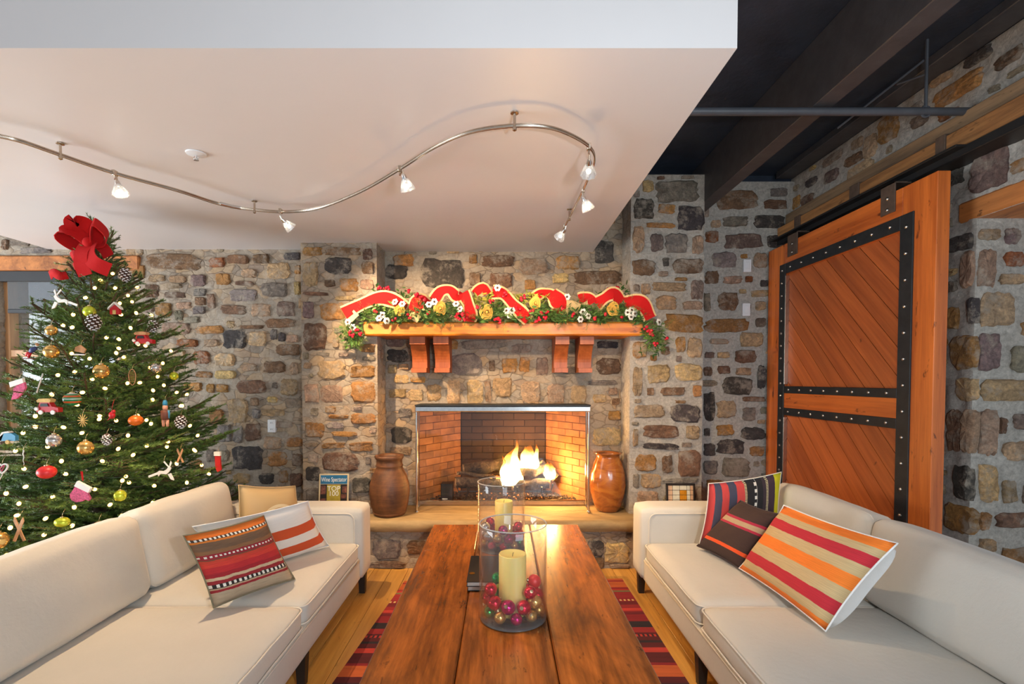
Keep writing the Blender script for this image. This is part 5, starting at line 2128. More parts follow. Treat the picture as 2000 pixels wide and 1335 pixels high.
# ------------------------------------------------------------------ Christmas tree
TX, TY, TZT = -2.68, 3.36, 2.60
rt = random.Random(17)


def tree_r(z):
    d = TZT - z
    return max(.02, .60 * d - .07 * d * d)


tree = thing('christmas_tree', 'tall decorated fir Christmas tree standing between the window and the sofa', 'Christmas tree', (TX, TY, 0))
q = MB()
q.lathe([(.055, .02), (.05, .4), (.036, 1.3), (.02, 2.2), (.008, 2.5), (.003, 2.56)], 10, (TX, TY, 0), wob=.1)
q.build('trunk', M_BARK, tree, smooth='all')
q = MB()
for a in range(3):
    an = a * 2 * PI / 3 + .4
    q.tube([(TX + .05 * math.cos(an), TY + .05 * math.sin(an), .16), (TX + .24 * math.cos(an), TY + .24 * math.sin(an), .015)], .014, 6)
q.lathe([(.075, .05), (.085, .12), (.085, .2), (.078, .2), (.07, .06)], 16, (TX, TY, 0))
q.build('stand', M_IRON, tree)


def bough_mesh(L, seed):
    """a fir bough along +x: side twigs in a flat spray, all set with needles"""
    r_ = random.Random(seed)
    V, F, MI = [], [], []

    def needle_run(a, b, dens, ln):
        dens *= .8
        d = b - a
        T = d.length
        t = d.normalized()
        u = t.cross(UZ)
        if u.length < .1:
            u = t.cross(UX)
        u.normalize()
        w = u.cross(t)
        m = int(T / dens)
        for i in range(m):
            p = a + d * ((i + r_.random()) / m)
            for k_ in range(2):
                an = r_.uniform(-.9, PI + .9) if r_.random() < .8 else r_.uniform(PI, 2 * PI)
                dr = (u * math.cos(an) + w * math.sin(an) * .9 + t * r_.uniform(.35, .9)).normalized()
                n_ = ln * r_.uniform(.7, 1.15)
                sd = dr.cross(t)
                if sd.length < .05:
                    continue
                sd = sd.normalized() * .0018
                k0 = len(V)
                V.extend((p - sd, p + sd, p + dr * n_))
                F.append((k0, k0 + 1, k0 + 2))
                MI.append(0)

    def stick(a, b, r0, r1):
        q_ = MB()
        q_.tube([a, b], [r0, r1], 4, cap=False)
        k0 = len(V)
        V.extend(q_.v)
        F.extend(tuple(i + k0 for i in f) for f in q_.f)
        MI.extend([1] * len(q_.f))

    pts = [Vector((L * t, .03 * L * math.sin(3 * t + seed), L * (.10 * t + .10 * t * t))) for t in [i / 6 for i in range(7)]]
    for a, b in zip(pts, pts[1:]):
        stick(a, b, .006, .005)
        needle_run(a, b, .0042, .020)
    t = .14
    sd = 1
    while t < .985:
        i = min(5, int(t * 6))
        p = pts[i].lerp(pts[i + 1], t * 6 - i)
        ln = L * .46 * (1.02 - t) ** .75 * r_.uniform(.8, 1.15) + .035
        an = R(r_.uniform(42, 60))
        dr = Vector((math.cos(an), sd * math.sin(an), r_.uniform(-.05, .28))).normalized()
        e = p + dr * ln
        stick(p, e, .003, .0015)
        needle_run(p, e, .0042, .019)
        if ln > .12:
            for f_ in (.4, .65, .85):
                pp_ = p.lerp(e, f_)
                for s3 in (-1, 1):
                    a3 = an * sd + s3 * R(r_.uniform(30, 45))
                    l3 = ln * (1.05 - f_) * .55
                    e3 = pp_ + Vector((math.cos(a3), math.sin(a3), r_.uniform(0, .3))).normalized() * l3
                    needle_run(pp_, e3, .0045, .018)
        sd = -sd
        t += .045 / L * .75
    me = bpy.data.meshes.new('bough')
    me.from_pydata([tuple(p) for p in V], [], F)
    me.materials.append(M_NEEDLE)
    me.materials.append(M_BARK)
    me.polygons.foreach_set('material_index', MI)
    me.update()
    return me


BOUGH = {}
for L in (.22, .4, .6, .8, 1.0):
    BOUGH[L] = [bough_mesh(L, int(L * 100) + i) for i in range(3)]
nb = 0
z = .30
while z < 2.50:
    rr_ = tree_r(z)
    cnt = max(7, int(5 + rr_ * 8.2))
    a0 = rt.uniform(0, 6)
    for i in range(cnt):
        a = a0 + 2 * PI * i / cnt + rt.uniform(-.2, .2)
        ca, sa = math.cos(a), math.sin(a)
        ln = rr_ * rt.uniform(.86, 1.03) * (1 - (.30 if z > 1.45 else .12 + .18 * max(0, z - 1.0) / .45) * max(0, -ca))
        # keep clear of the wall behind and of the sofa back beside it
        if TY + sa * ln > 4.16:
            ln = (4.16 - TY) / max(sa, .01)
        if TY + sa * ln < 3.75 and TX + ca * ln > -2.26 and z < .86:
            ln = min(ln, (-2.26 - TX) / max(ca, .05))
        if ln < .1:
            continue
        pitch = R(2 + 30 * (z / 2.6) ** 2.2 + rt.uniform(-6, 8))
        L = min(BOUGH, key=lambda k_: abs(k_ - ln))
        o = link('bough', rt.choice(BOUGH[L]), tree)
        sc = ln / L
        zz = z - .08 * rr_ + rt.uniform(-.05, .05)
        o.location = (0, 0, zz)
        o.rotation_euler = Matrix.Rotation(a, 4, 'Z').to_3x3().to_4x4().to_euler()
        o.rotation_euler = (Matrix.Rotation(a, 4, 'Z') @ Matrix.Rotation(-pitch, 4, 'Y') @ Matrix.Rotation(rt.uniform(-.3, .3), 4, 'X')).to_euler()
        o.scale = (sc, sc if sc < 1.2 else 1.2, sc)
        nb += 1
    z += .085 if z < 1.6 else .062
# leader and the upright shoots round it
for (dx, dy, zz, L, sc, tilt, az) in ((0, 0, 2.36, .22, 1.0, 88, 0), (-.02, -.02, 2.25, .22, 1.15, 42, PI * .95), (.02, -.02, 2.25, .22, 1.15, 55, .1), (0, .02, 2.28, .22, 1.0, 60, 1.6), (0, -.03, 2.22, .22, 1.0, 45, -1.5)):
    o = link('bough', BOUGH[L][0], tree)
    o.location = (dx, dy, zz)
    o.rotation_euler = (Matrix.Rotation(az, 4, 'Z') @ Matrix.Rotation(-R(tilt), 4, 'Y')).to_euler()
    o.scale = (sc, sc * .6, sc)


def on_tree(px, py, k_=.97):
    """where the line of sight through a pixel first meets the tree's outer surface"""
    best = None
    y = 2.1
    while y < TY + .3:
        p = P(px, py, Y=y)
        d = math.hypot(p.x - TX, p.y - TY)
        rr_ = tree_r(p.z) * k_
        if d <= rr_:
            return p
        if best is None or d - rr_ < best[0]:
            best = (d - rr_, p)
        y += .01
    return best[1]


# string of warm lights
sl = thing('string_lights', 'string of small warm white lights wound round the Christmas tree', 'string lights', (TX, TY, 1.2))
M_FAIRY = emit('fairy_bulb', (1, .50, .12, 1), 9)
bq = MB()
bq.ball((0, 0, 0), .0098, 8, 6, (1, 1, 1.25))
bq.cur = 1
bq.lathe([(.0045, .008), (.0045, .022), (.002, .024)], 8)
bme = bq.mesh('bulb', [M_FAIRY, M_HOLLY], True)
px_b = [(220, 534), (196, 547), (185, 562), (225, 562), (268, 561), (250, 577), (167, 581), (258, 589), (234, 592), (173, 602), (266, 611), (296, 615), (143, 614), (236, 614), (123, 635), (141, 639), (208, 659), (232, 662), (232, 680), (242, 697), (292, 718), (146, 726), (113, 732), (308, 735), (249, 748), (273, 747), (320, 752), (205, 758), (161, 766), (299, 762), (345, 766), (101, 770), (334, 685), (318, 709), (227, 689), (270, 672), (284, 675), (69, 812), (195, 812), (356, 792), (298, 780), (227, 821), (194, 818), (269, 811), (286, 820), (124, 834), (160, 845), (295, 827), (353, 792), (371, 831), (69, 833), (45, 845), (93, 872), (231, 876), (287, 870), (328, 862), (326, 872), (260, 888), (379, 878), (348, 828), (47, 915), (239, 938), (252, 942), (301, 948), (103, 970), (37, 983), (33, 1006), (89, 1012), (298, 981), (239, 1006), (141, 1026), (86, 1044), (74, 1069), (12, 1084), (365, 942), (394, 908), (381, 880), (246, 930), (128, 925), (12, 963), (145, 990), (20, 1030), (160, 1040), (55, 1085), (393, 953), (408, 925), (345, 905), (140, 690), (175, 700), (95, 690), (150, 790), (30, 880), (120, 900), (200, 900), (340, 735), (365, 770), (386, 850), (300, 640), (255, 640), (215, 985), (185, 955), (335, 985), (380, 975), (50, 950), (88, 800), (250, 850), (180, 740)]
pts = []
for (a, b) in px_b:
    p = on_tree(a, b, .93)
    o = link('bulb', bme, sl)
    o.location = p - sl.location
    o.rotation_euler = (rt.uniform(-1.2, 1.2), rt.uniform(-1.2, 1.2), 0)
    pts.append(p)
# wire: visits the bulbs height by height
pts.sort(key=lambda p: -p.z)
q = MB()
for i in range(0, len(pts), 7):
    row = sorted(pts[i:i + 8], key=lambda p: p.x)
    path = []
    for a, b in zip(row, row[1:]):
        for t in (0, .33, .66):
            m_ = a.lerp(b, t)
            m_.z -= .03 * math.sin(PI * t)
            m_.y += .05 * math.sin(PI * t)
            path.append(m_ + UZ * .02)
    if len(path) > 2:
        q.tube(path, .0016, 4)
q.build('wire', plain('green_wire', srgb(24, 48, 26), .6), sl)


# ------------------------------------------------------------------ ornaments
def orn(name, label, px, py, cat='ornament', k_=1.0, group=None, dx=0):
    p = on_tree(px, py, k_)
    p.y -= .02
    return thing(name, label, cat, tuple(p), group=group)


def opart(root, nm, q, m, smooth='all'):
    return q.build(nm, m, root, smooth=smooth, world=False)


def hook(root, z0, m=None, h=.035):
    q_ = MB()
    q_.tube([(0, 0, z0), (.002, .003, z0 + h * .5), (0, .02, z0 + h)], .0011, 5)
    opart(root, 'hanging_loop', q_, m or M_CAP)


def ball_o(label, px, py, rpx, mat, sq=(1, 1, 1), name='bauble'):
    root = orn(name, label, px, py, 'bauble')
    r = rpx / FPX * root.location.y
    q_ = MB()
    q_.ball((0, 0, 0), r, 24, 14, sq)
    opart(root, 'globe', q_, mat)
    q_ = MB()
    q_.lathe([(r * .26, r * .9 * sq[2]), (r * .26, r * 1.12 * sq[2]), (r * .08, r * 1.16 * sq[2]), (.0005, r * 1.17 * sq[2])], 12)
    opart(root, 'cap', q_, M_CAP)
    hook(root, r * 1.15 * sq[2])
    return root


ball_o('gold bauble hanging high at the window side of the tree', 106, 687, 13, M_BGOLD)
ball_o('gold bauble near the middle of the tree, above the straw star', 203, 725, 14, M_BGOLD)
ball_o('pale gold bauble in the middle of the tree, below the straw star', 173, 873, 14, M_BGOLD)
ball_o('gold bauble low on the tree above the sofa back', 6, 1052, 16, M_BGOLD)
ball_o('shiny silver bauble left of the pale gold one', 112, 859, 13, M_BSILV)
ball_o('small silver bauble on the wall side of the tree', 309, 718, 10, M_BSILV)
ball_o('large flat red bauble low on the tree', 98, 920, 16, M_BMATR, (1, 1, .8))
ball_o('orange bauble beside the nutcracker ornament', 270, 820, 13, M_BORANGE, (1, 1, .78))
ball_o('orange bauble just above the sofa back', 199, 1027, 14, M_BORANGE, (1, 1, .75))
ball_o('gold bauble half hidden at the upper window edge of the tree', 106, 646, 10, M_BGOLD)
ball_o('yellow green sequined bauble right of the mitten ornament', 240, 966, 11, M_BLIME)
ball_o('yellow green sequined bauble beside the crossed wooden skis', 128, 1017, 12, M_BLIME, (1.15, 1, .8))
ball_o('lime bauble high on the tree beside a snowy pinecone', 180, 609, 11, M_BLIME)
ball_o('lime bauble on the wall side of the tree', 344, 734, 8, M_BLIME)
kk = N('bauble_bands')
tc = kk.n('ShaderNodeTexCoord')
sp = kk.n('ShaderNodeSeparateXYZ')
kk.l(tc.outputs['Generated'], sp.inputs[0])
gb, rb_, wb = c8(34, 134, 84), c8(206, 92, 40), c8(220, 222, 214)
kk.base(kk.ramp(sp.outputs[2], [(0, gb), (.22, rb_), (.36, gb), (.5, wb), (.56, gb), (.66, rb_), (.8, gb), (.9, wb)], 'CONSTANT'))
ball_o('bauble striped in green, red and white', 147, 779, 15, kk.set(.3), (1, 1, .85))


def pinecone(label, px, py, hpx, frost=True):
    root = orn('pinecone', label, px, py, 'pinecone')
    h = hpx / FPX * root.location.y
    q_ = MB()
    for i in range(54):
        t = (i + .5) / 54
        a = i * 2.39996
        z_ = h * (.5 - t)
        r = h * .44 * math.sin(PI * (.12 + .8 * t)) ** .8
        c, s_ = math.cos(a), math.sin(a)
        b0 = Vector((c * r * .35, s_ * r * .35, z_ + .006))
        tip = Vector((c * r, s_ * r, z_ - .002))
        w = Vector((-s_, c, 0)) * h * .10
        q_.cur = 0
        q_.add([b0 - w * .5, b0 + w * .5, tip + w, tip - w, b0 + UZ * .004, tip + UZ * .005], [(0, 1, 2, 3), (0, 3, 5, 4), (1, 4, 5, 2)])
        if frost:
            q_.cur = 1
            q_.add([tip - w * .9 + UZ * .0045, tip + w * .9 + UZ * .0045, tip + w * .8 - UZ * .003 + Vector((c, s_, 0)) * .002, tip - w * .8 - UZ * .003 + Vector((c, s_, 0)) * .002], [(0, 1, 2, 3)])
    q_.cur = 0
    q_.ball((0, 0, 0), h * .26, 8, 6, (1, 1, 1.7))
    q_.build('scales', [M_CONE, M_FROST], root, world=False)
    hook(root, h * .5)
    return root


pinecone('snow tipped pinecone just under the red bow', 166, 514, 26)
pinecone('snow tipped pinecone right of the bow tail', 249, 538, 24)
pinecone('large snow tipped pinecone in the upper middle of the tree', 188, 630, 30)
pinecone('snow tipped pinecone beside the nutcracker', 357, 823, 24)
pinecone('snow tipped pinecone on the upper wall side of the tree, above the car', 303, 637, 22)
pinecone('snow tipped pinecone deep in the lower middle branches', 214, 857, 20)


def flat_orn(name, label, px, py, shapes, cat='ornament', rot=0, ry=0, hk=None):
    """shapes: (part name, material, polygon in pixels about the centre (x right, y up), thickness m, forward offset m)"""
    root = orn(name, label, px, py, cat)
    s_ = root.location.y / FPX
    root.rotation_euler = (0, R(rot), R(ry))
    for (nm, m, poly, th, fw) in shapes:
        q_ = MB()
        q_.prism([(x * s_, y * s_) for x, y in poly], th, frame_m((0, -fw, 0), (1, 0, 0), (0, 0, 1), (0, -1, 0)))
        opart(root, nm, q_, m, False)
    if hk:
        hook(root, hk * s_, M_RED if name == 'mitten_ornament' else None)
    return root


M_PINK = plain('pink_felt', srgb(216, 96, 130), .9, 0, .35, 120)
M_ORED = plain('toy_red', srgb(192, 24, 34), .4, 0, .1)
M_OWOOD = plain('pale_wood', srgb(206, 150, 104), .7, 0, .2, 30)
M_OTAN = plain('straw', srgb(214, 176, 106), .8, 0, .2, 40)
M_OBLUE = plain('toy_blue', srgb(52, 140, 178), .4, 0, .15)
M_ONAVY = plain('toy_navy', srgb(52, 62, 110), .5, 0, .2)
M_OSKIN = plain('toy_skin', srgb(226, 160, 130), .6, 0, .05)
M_OBROWN = plain('toy_brown', srgb(110, 60, 44), .6, 0, .2)
circ = lambda cx, cy, r, n=14, sx=1: [(cx + r * sx * math.cos(2 * PI * i / n), cy + r * math.sin(2 * PI * i / n)) for i in range(n)]
mit = [(-17, -16), (-8, -20), (4, -18), (9, -14), (16, -17), (19, -12), (15, -4), (14, 4), (-8, 14), (-14, 4), (-20, -4), (-20, -11)]
flat_orn('mitten_ornament', 'pink patterned mitten ornament with a cream cuff', 166, 958, [('hand', M_PINK, mit, .012, 0), ('cuff', M_SNOWY, [(-10, 12), (17, -1), (22, 8), (-4, 22)], .016, .001),
         ('hanger', M_RED, [(2, 22), (4, 22), (3, 40), (-1, 40)], .004, 0)])
flat_orn('stocking_ornament', 'pink felt stocking ornament hanging in front of the window', 46, 762, [('foot', M_PINK, [(-14, -18), (-4, -16), (10, -4), (14, 6), (12, 16), (-8, 8), (-10, -6)], .012, 0), ('cuff', M_SNOWY, [(-14, 6), (12, 15), (10, 24), (-16, 16)], .015, .001)], hk=24)
flat_orn('stocking_ornament', 'small dark red stocking ornament at the wall edge of the tree', 430, 902, [('foot', M_ORED, [(-5, 14), (5, 14), (6, -4), (7, -14), (0, -18), (-4, -10)], .014, 0), ('cuff', M_SNOWY, [(-6, 14), (6, 14), (6, 22), (-6, 22)], .017, .001)], hk=22)
deer = [('body', M_SNOWY, [(-10, 0), (-6, 5), (6, 4), (12, 10), (15, 16), (11, 20), (7, 14), (0, 10), (-8, 11), (-12, 8)], .008, 0), ('hind_leg', M_SNOWY, [(-10, 4), (-12, 8), (-30, 1), (-29, -3)], .006, 0), ('foreleg', M_SNOWY, [(8, 4), (14, -6), (20, -8), (19, -4), (14, 6)], .006, 0),
        ('antler', M_SNOWY, [(11, 19), (13, 19), (16, 26), (14, 30), (12, 25)], .004, 0), ('antler', M_SNOWY, [(9, 18), (10, 20), (2, 30), (0, 28)], .004, .002)]
flat_orn('reindeer_ornament', 'white leaping reindeer ornament low on the wall side of the tree', 325, 928, deer, hk=30)
flat_orn('reindeer_ornament', 'white leaping reindeer ornament high at the window edge of the tree', 128, 596, [(n_, m_, [(-x, y) for x, y in pl], th, fw) for n_, m_, pl, th, fw in deer], hk=30)


def skis(label, px, py, sc):
    shp = []
    for s_ in (-1, 1):
        shp.append(('ski', M_OWOOD, [(s_ * x * sc, y * sc) for x, y in ((-7, -14), (-4, -15), (7, 10), (6, 15), (4, 12))], .005, .004 + .003 * s_))
    return flat_orn('ski_ornament', label, px, py, shp, hk=14 * sc)


skis('crossed wooden skis ornament on the wall side of the tree', 357, 888, .95)
skis('larger crossed wooden skis ornament low on the window side', 47, 1030, 1.6)
root = orn('straw_star', 'straw star ornament in the middle of the tree', 168, 820)
s_ = root.location.y / FPX
for i in range(6):
    a = PI * i / 6
    q_ = MB()
    q_.tube([(-10 * s_ * math.cos(a), -.002, -13 * s_ * math.sin(a)), (10 * s_ * math.cos(a), -.002, 13 * s_ * math.sin(a))], .0022, 5)
    opart(root, 'straw', q_, M_OTAN)
hook(root, 13 * s_)


def car(label, px, py, w, roofm, load=False):
    h = w * .5
    sh = [('body', M_ORED, [(-w * .5, -h * .4), (w * .5, -h * .4), (w * .5, 0), (w * .2, h * .12), (w * .1, h * .5), (-w * .34, h * .5), (-w * .42, h * .08), (-w * .5, 0)], .03, 0),
          ('window', M_SLOT, [(-w * .3, h * .12), (w * .08, h * .12), (w * .03, h * .4), (-w * .27, h * .4)], .004, .03),
          ('roof_load', roofm, [(-w * .42, h * .5), (w * .16, h * .5), (w * .2, h * .74), (w * .05, h * .86), (-w * .36, h * .84), (-w * .46, h * .66)], .034, 0)]
    for cx in (-.28, .28):
        sh.append(('wheel', M_SNOWY, circ(w * cx, -h * .42, h * .2), .006, .03))
    sh.append(('headlight', M_SNOWY, circ(-w * .46, -h * .1, h * .16), .012, .026))
    return flat_orn('car_ornament', label, px, py, sh, hk=h * .86)


car('red toy car ornament with a tan roof load on the window side', 108, 795, 42, M_OTAN)
car('red toy car ornament with a wood roof load on the wall side', 290, 664, 36, M_OWOOD)
flat_orn('car_ornament', 'pale blue toy car ornament at the window edge of the tree', 26, 853, [('body', M_OBLUE, [(-12, -6), (18, -6), (18, 4), (10, 9), (-4, 9), (-12, 2)], .02, 0), ('roof', M_SNOWY, [(-20, -7), (-10, -7), (-4, 9), (8, 10), (4, 13), (-8, 11)], .022, -.002), ('wheel', M_OTAN, circ(4, -8, 4), .006, .02)])
nc = orn('nutcracker_ornament', 'nutcracker soldier ornament in blue and dark red', 327, 808)
s_ = nc.location.y / FPX
for nm, m, pr, cx in (('hat', M_OBLUE, [(4, 17), (4.4, 22), (3, 27), (.1, 28)], 0), ('head', M_OSKIN, [(.1, 8), (4, 9), (4.6, 13), (4, 17), (.1, 18)], 0), ('jacket', M_OBROWN, [(5, -11), (7.5, -8), (8, 2), (6, 8), (.1, 9)], 0),
                      ('arm', M_OBLUE, [(2, -8), (2.6, 0), (2.4, 7), (.1, 8)], 6.5), ('arm', M_OBROWN, [(2, -8), (2.6, 0), (2.4, 7), (.1, 8)], -6.5), ('leg', M_OSKIN, [(2.2, -24), (2.8, -18), (3, -11), (.1, -10)], 4), ('leg', M_OSKIN, [(2.2, -24), (2.8, -18), (3, -11), (.1, -10)], -4)):
    q_ = MB()
    q_.lathe([(r * s_, z_ * s_) for r, z_ in pr], 12, (cx * s_, 0, 0))
    opart(nc, nm, q_, m)
hook(nc, 28 * s_)
flat_orn('house_ornament', 'little house ornament with a snowy roof near the tree top', 233, 606, [('wall', M_ORED, [(-9, -9), (9, -9), (9, 2), (0, 9), (-9, 2)], .02, 0), ('roof', M_SNOWY, [(-13, 0), (0, 12), (13, 0), (12, 4), (0, 15), (-12, 4)], .024, 0), ('door', M_OTAN, [(-3, -9), (3, -9), (3, -1), (-3, -1)], .003, .02)], hk=15)
flat_orn('sled_ornament', 'grey brown wooden sled ornament in the upper middle of the tree', 164, 686, [('deck', M_OWOOD, [(-10, 0), (8, -4), (12, 4), (2, 12), (-8, 8)], .008, .004), ('runner', M_SNOWY, [(-12, -8), (10, -8), (14, -4), (12, -6), (-10, -5)], .006, .01)], hk=12)
ho = orn('snowshoe_ornament', 'wooden snowshoe ornament right of the middle of the tree', 263, 738)
s_ = ho.location.y / FPX
q_ = MB()
q_.tube([(7 * s_ * math.sin(2 * PI * i / 24) * (1 if i < 12 else 1), 0, (4 + 13 * math.cos(2 * PI * i / 24)) * s_ * (1 if math.cos(2 * PI * i / 24) > 0 else 1.5)) for i in range(24)], .0022, 6, closed=True)
opart(ho, 'frame', q_, M_OWOOD)
q_ = MB()
for i in range(-3, 4):
    q_.tube([(-5.5 * s_, 0, (i * 3 + 3) * s_), (5.5 * s_, 0, (i * 3 + 3) * s_)], .0010, 4)
opart(ho, 'webbing', q_, M_OTAN, False)
hook(ho, 17 * s_)
ri = orn('ribbon_candy_ornament', 'white and pink ribbon candy heart at the window edge, low down', 12, 912)
s_ = ri.location.y / FPX
q_ = MB()
q_.tube([(s_ * 11 * math.sin(t) ** 3, 0, s_ * (9 * math.cos(t) - 3.5 * math.cos(2 * t) - 1.5 * math.cos(3 * t))) for t in [2 * PI * i / 30 for i in range(30)]], .0045, 6, closed=True)
opart(ri, 'heart', q_, M_SNOWY)
q_ = MB()
q_.tube([(-6 * s_, -.002, 4 * s_), (0, -.003, -6 * s_), (5 * s_, -.002, 5 * s_)], .0025, 5)
q_.tube([(-5 * s_, -.002, -2 * s_), (4 * s_, -.003, 6 * s_)], .0025, 5)
opart(ri, 'candy_stripe', q_, M_PINK)
q_ = MB()
q_.tube([(0, 0, -13 * s_), (-9 * s_, 0, -28 * s_)], .0025, 5)
opart(ri, 'stick', q_, M_SNOWY)
hook(ri, 9 * s_)
bi = orn('skier_ornament', 'small skier ornament in blue and red at the window edge of the tree', 72, 684)
s_ = bi.location.y / FPX
for nm, m, a, b, r in (('torso', M_ONAVY, (-6, -3), (5, 5), 5), ('head', M_OWOOD, (8, 10), (9, 12), 4), ('leg', M_ORED, (-6, -3), (-15, -10), 3), ('leg', M_ORED, (-5, -4), (-10, -14), 3)):
    q_ = MB()
    q_.tube([(a[0] * s_, 0, a[1] * s_), ((a[0] + b[0]) / 2 * s_, -.004, (a[1] + b[1]) / 2 * s_), (b[0] * s_, 0, b[1] * s_)], [r * s_ * .7, r * s_, r * s_ * .7], 8)
    opart(bi, nm, q_, m)
q_ = MB()
q_.box(-20 * s_, 2 * s_, -.012, .012, -17 * s_, -15.5 * s_, .001)
opart(bi, 'ski', q_, M_OBROWN, False)
hook(bi, 14 * s_)
ic = orn('icicle_ornament', 'white twisted icicle ornament low on the window side', 53, 893)
s_ = ic.location.y / FPX
q_ = MB()
q_.tube([(.6 * s_ * math.sin(i), .6 * s_ * math.cos(i), (16 - i * 2) * s_) for i in range(16)], [.0035 * (1 - i / 22) for i in range(16)], 6)
opart(ic, 'twist', q_, M_SNOWY)
hook(ic, 16 * s_)
ic = orn('icicle_ornament', 'white stick ornament slanting in front of the window', 84, 752)
q_ = MB()
q_.tube([(7 * s_, 0, 24 * s_), (-6 * s_, 0, -14 * s_)], .0035, 6)
q_.ball((-6 * s_, 0, -14 * s_), .005, 8, 6)
opart(ic, 'stick', q_, M_SNOWY)
rb1 = orn('robin_ornament', 'small red bird ornament under the middle of the tree', 224, 810)
s_ = rb1.location.y / FPX
q_ = MB()
q_.ball((0, 0, 0), 6 * s_, 12, 8, (1, .8, 1.2))
q_.ball((3 * s_, 0, 7 * s_), 3.6 * s_, 10, 7)
opart(rb1, 'body', q_, M_ORED)
q_ = MB()
q_.tube([(-3 * s_, 0, -4 * s_), (-9 * s_, 0, -10 * s_)], [.005, .002], 5)
opart(rb1, 'tail', q_, M_ORED)
hook(rb1, 10 * s_, M_ORED, .06)


# the big bow at the top
def ribbon(q, pts, w, th=.004, up=None, wf=None):
    """a flat strip along pts; up gives its width direction"""
    pts = [Vector(p) for p in pts]
    L, Rr_ = [], []
    for i, p in enumerate(pts):
        t = (pts[min(i + 1, len(pts) - 1)] - pts[max(i - 1, 0)]).normalized()
        n_ = Vector(up) if up is not None else Vector((0, -1, 0)).cross(t)
        n_ = (n_ - t * n_.dot(t)).normalized()
        ww = (w if wf is None else w * wf(i / (len(pts) - 1))) / 2
        f = t.cross(n_).normalized() * th / 2
        L.append((p - n_ * ww, p + n_ * ww, f))
    vs, fs = [], []
    for a, b, f in L:
        vs += [a - f, b - f, b + f, a + f]
    for i in range(len(L) - 1):
        for j in range(4):
            j2 = (j + 1) % 4
            fs.append((i * 4 + j, i * 4 + j2, i * 4 + 4 + j2, i * 4 + 4 + j))
    e = (len(L) - 1) * 4
    fs += [(3, 2, 1, 0), (e, e + 1, e + 2, e + 3)]
    q.add(vs, fs)


bp = P(178, 478, Y=TY - .16)
bow = thing('red_bow', 'big red velvet bow with trailing tails at the top of the Christmas tree', 'bow', tuple(bp))
s_ = bp.y / FPX


def bpt(px, py, dy=0):
    return Vector(((px - 178) * s_, dy, (470 - py) * s_))


def bezier_ish(ps, n=7):
    return smooth_path([Vector(p) for p in ps], n)


for nm, ps, w, up in (
        ('loop', [bpt(180, 468, 0), bpt(158, 448, -.06), bpt(144, 458, -.10), bpt(146, 470, -.02), bpt(160, 474, .02), bpt(180, 470, -.01)], .078, (0.25, .6, .75)),
        ('loop', [bpt(178, 468, 0), bpt(163, 448, -.05), bpt(168, 434, -.10), bpt(182, 434, -.06), bpt(188, 452, 0), bpt(182, 468, -.01)], .078, (.85, .45, .2)),
        ('loop', [bpt(180, 468, 0), bpt(194, 446, -.06), bpt(210, 436, -.10), bpt(213, 450, -.02), bpt(200, 464, .02), bpt(182, 470, -.01)], .078, (-.25, .6, .75)),
        ('tail', [bpt(180, 466, -.02), bpt(176, 485, -.06), bpt(180, 510, -.09), bpt(186, 534, -.08)], .085, None),
        ('tail', [bpt(182, 470, -.02), bpt(190, 492, -.07), bpt(208, 512, -.10), bpt(232, 524, -.08)], .085, None),
        ('tail', [bpt(186, 464, .02), bpt(198, 478, .03), bpt(204, 490, .03)], .07, None)):
    q_ = MB()
    ribbon(q_, bezier_ish(ps), w, .005, up)
    opart(bow, nm, q_, M_RED, True)
q_ = MB()
q_.ball(tuple(bpt(180, 468, -.035)), .03, 12, 8, (1, .8, 1.1))
opart(bow, 'knot', q_, M_RED)
for lbl, ps in (('red ribbon curl tucked under the bow at the top of the tree', [(140, 502), (152, 498), (160, 508), (150, 516), (138, 520)]), ('red ribbon end sticking out towards the window below the bow', [(98, 538), (112, 534), (124, 540), (132, 537)])):
    p0 = on_tree(*ps[1], 1.0)
    rr = thing('red_ribbon', lbl, 'ribbon', tuple(p0))
    q_ = MB()
    ribbon(q_, bezier_ish([((x - ps[1][0]) * s_, -.03 * math.sin(i), (ps[1][1] - y) * s_) for i, (x, y) in enumerate(ps)]), .05, .004)
    opart(rr, 'strip', q_, M_RED)

# ------------------------------------------------------------------ garland along the mantel
GZ = 1.969
GYc = 4.10
gl = thing('mantel_garland', 'evergreen garland with red burlap-edged ribbon, berries and pinecone slices on the mantel', 'garland', (0, GYc, GZ))
rg = random.Random(23)


def leaf_cloud(name, mat, n, size, kind, pts, spread, mi=None):
    q_ = MB()
    for i in range(n):
        c = rg.choice(pts) + Vector((rg.gauss(0, spread[0]), rg.gauss(0, spread[1]), rg.gauss(0, spread[2])))
        if c.x > X_PL1 - .1 and c.x < X_PR0 + .1 and abs(c.x) < 1.08:
            c.z = max(c.z, GZ + (.006 if c.y > 4.04 else -.02))
        c.y = min(c.y, 4.04 if abs(c.x) > .93 else 4.32)
        d = Vector((rg.gauss(0, 1), rg.gauss(-.4, .6), rg.gauss(.1, .6))).normalized()
        u = d.orthogonal().normalized()
        w = d.cross(u)
        L = size * rg.uniform(.6, 1.3)
        if kind == 'leaf':
            q_.add([c, c + d * L * .3 + u * L * .22, c + d * L * .7 + u * L * .17, c + d * L, c + d * L * .7 - u * L * .17, c + d * L * .3 - u * L * .22, c + d * L * .5 + w * L * .08], [(0, 1, 6), (1, 2, 6), (2, 3, 6), (3, 4, 6), (4, 5, 6), (5, 0, 6)])
        else:
            for k_ in range(16):
                e = c + d * L * (k_ / 16)
                dr = (d + (u * math.cos(k_ * 2.4) + w * math.sin(k_ * 2.4)) * .8).normalized() * L * .45
                sd = dr.cross(d).normalized() * .0013
                q_.add([e - sd, e + sd, e + dr], [(0, 1, 2)])
    return q_.build(name, mat, gl, kind='stuff')


